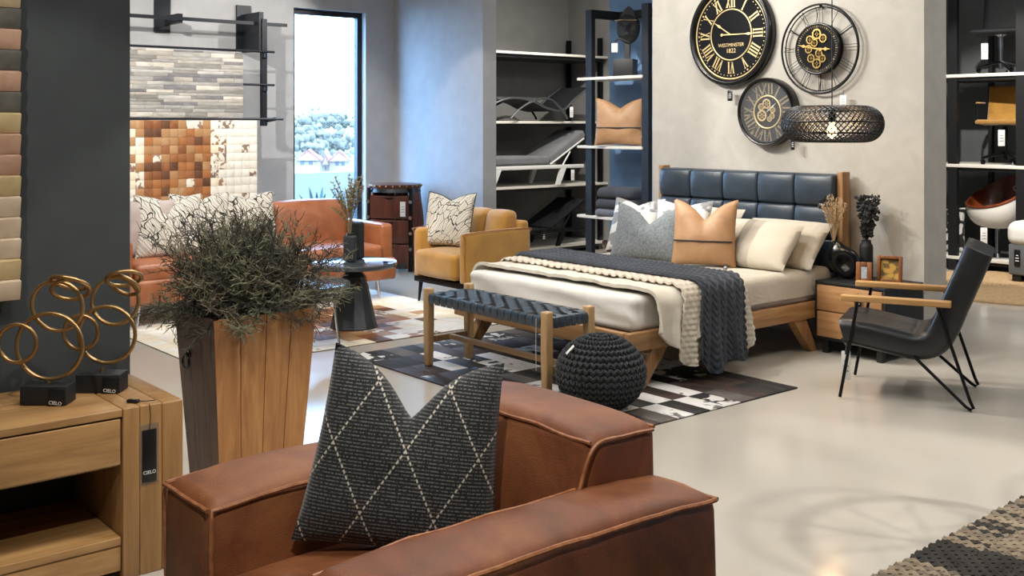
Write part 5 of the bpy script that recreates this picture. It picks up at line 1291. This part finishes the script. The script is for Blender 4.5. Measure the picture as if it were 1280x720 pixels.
t = T('glass_jar', 'tall glass jar of brown pods on the floor behind the rack', 'jar', (-7.86, 7.78, 0)); MB().lathe([(0, 0), (.08, 0), (.085, .02), (.085, .42), (.06, .46), (.055, .46), (.078, .41), (.078, .03), (0, .02)], 24).build('glass', 'clock_glass', t)
for k in range(9): MB().sph((.03*math.cos(k*2.2), .03*math.sin(k*2.2), .06+k*.042), (.035, .035, .028), 10, 6).build('pod', 'straw' if k % 2 else 'dark_wood', t)

# ================================================================ showroom behind: rack of chairs, grey bed
QY = 11.3
t = T('chair_rack', 'black steel rack displaying desk chairs on pale shelves', 'shelving', (-5.9, QY+.3, 0))
PA, PB = wallpt(1192, 0, QY).x+5.9, wallpt(1277, 0, QY).x+5.9
for x in (PA, PB): MB().box((x, -.3, 1.6), (.10, .05, 3.2)).build('post', 'black_paint', t, False)
for x in (PA, PB): MB().box((x, .55, 1.6), (.05, .05, 3.2)).build('post', 'black_paint', t, False)
for z in (2.145, 1.165, .16): s_ = MB().rb(((PA+PB)/2-.15, .1, z-.02), (PB-PA+.4, .86, .035), .003, 1).build('shelf', 'shelf_white', t); MB().box(((PA+PB)/2-.15, .1, z-.055), (PB-PA+.3, .8, .04)).build('support', 'black_paint', s_, False)
def shell_chair(name, label, loc, rz, m, seatw, legs=True, arms=False, ribs=0):
    t = T(name, label, 'chair', loc, rz, 'desk chairs on the rack'); 
    pth = [(q.x, q.z) for q in smoothpath([(-.24, 0, .44), (-.2, 0, .455), (0, 0, .44), (.14, 0, .445), (.20, 0, .50), (.24, 0, .64), (.27, 0, .82), (.275, 0, .85)], 5)]
    pf = (lambda f, y: .008*abs(math.sin(f*ribs*PI))) if ribs else None
    sweep(pth, seatw, .04, .015, 2, 8, pf).build('seat_shell', m, t, True, 60)
    MB().lathe([(0, .05), (.022, .05), (.022, .28), (.03, .28), (.03, .40), (.07, .42), (0, .42)], 14).build('column', 'chrome' if not arms else 'black_metal', t)
    for k in range(5):
        a = 2*PI*k/5; L_ = MB().tube([(0, 0, .13), (.27*math.cos(a), .27*math.sin(a), .065)], [.018, .010], 6).build('base_arm', 'black_metal', t); MB().lathe([(0, -.012), (.026, -.012), (.026, .012), (0, .012)], 14, TR((.275*math.cos(a), .275*math.sin(a), .027), rx=90, rz=math.degrees(a)+90)).build('caster', 'chrome' if k % 2 else 'black_metal', L_)
    if arms:
        for s in (-1, 1): MB().tube([(-.05, s*(seatw/2-.03), .42), (-.06, s*(seatw/2+.03), .44), (-.09, s*(seatw/2+.03), .64), (-.05, s*(seatw/2+.03), .655), (.17, s*(seatw/2+.03), .655)], .009, 6).build('arm_frame', 'black_metal', t); MB().rb((.06, s*(seatw/2+.03), .665), (.22, .04, .016), .006, 2).build('arm_pad', m, t)
    return t
p_ = wallpt(1237, 93, QY); shell_chair('desk_chair', 'black upholstered desk chair on the top rack shelf', (p_.x, QY+.25, 2.146), 100, 'matte_black', .50)
p_ = wallpt(1240, 205, QY); shell_chair('desk_chair', 'mustard ribbed desk chair with black arms on the middle rack shelf', (p_.x+.02, QY+.25, 1.166), 100, 'mustard_velvet', .48, True, True, 22)
p_ = wallpt(1233, 318, QY); t = T('tub_chair', 'cognac leather tub chair with white shell on the lowest rack shelf', 'chair', (p_.x, QY+.25, .161), 150, 'desk chairs on the rack')
def tub(rx, th0, m, nm, hole=True):
    def f(u, v):
        a = u*2*PI; k = .5-.5*math.cos(a-PI/2); hgt = .22+.34*k**1.3; r_ = rx*(math.sin(v*PI/2)**.7); z = .32+th0+hgt*(1-math.cos(v*PI/2))**1.1
        return (r_*1.05*math.cos(a), r_*.9*math.sin(a), z)
    return MB().grid(f, 44, 14, wu=True).build(nm, m, t, True, 80)
tub(.335, -.012, 'white_plastic', 'outer_shell'); tub(.318, .012, 'cognac_leather', 'inner_upholstery')
def rimf(a): k = .5-.5*math.cos(a-PI/2); return (.332*1.05*math.cos(a), .332*.9*math.sin(a), .32+.22+.34*k**1.3)
MB().tube([rimf(2*PI*i/44) for i in range(44)], .016, 8, True).build('rim', 'cognac_leather', t); MB().tube([(.10*math.cos(R(q)), .0-.262, .735+.034*math.sin(R(q))) for q in range(0, 360, 20)], .010, 6, True).build('handle_hole', 'white_plastic', t)
MB().lathe([(0, 0), (.22, 0), (.22, .012), (.03, .03), (.025, .1), (.025, .32), (0, .32)], 24).build('pedestal', 'chrome', t)
for (u, v, l_) in ((1232, 52, 'white tag hanging from the black desk chair'), (1253, 160, 'white tag hanging from the mustard ribbed chair'), (1231, 282, 'white tag hanging from the cognac tub chair')):
    p_ = wallpt(u, v, QY-.03); hangtag((p_.x, QY-.05, p_.z), 45, .07, .17, 'paper', None, 'ink', l_, .02)
t = T('upholstered_bed', 'grey upholstered box bed with white bedding standing on the round jute rug', 'bed', (-4.27, 11.35, .034))
MB().rb((0, 0, .215), (1.75, 1.25, .31), .02, 2).build('box_base', 'slate_box', t); MB().rb((0, 0, .47), (1.80, 1.30, .24), .09, 4, 8, (0, 0, .03), lambda p: p+Vector((0, 0, .012*nz(p.x, p.y, 1, 5)))).build('duvet', 'white_sheet', t, True, 70)
for sx in (-.8, .8):
    for sy in (-.56, .56): MB().rb((sx, sy, .03), (.09, .09, .06), .005, 1).build('leg', 'black_paint', t)
p_ = wallpt(1270, 318, 10.69); hangtag((-5.05, 10.715, .36), 0, .06, .16, 'tag_black', None, 'paper', 'black tag on the corner of the grey upholstered bed', .01)
linepat('mono_print', 'c8c6c2', '141414', 9, .12); cushion('print_cushion', 'black and white patterned cushion standing behind the rack post', 'mono_print', .5, .5, .14, (-6.28, QY+.22, .162), 30, -6, .0, 41, None, .05)
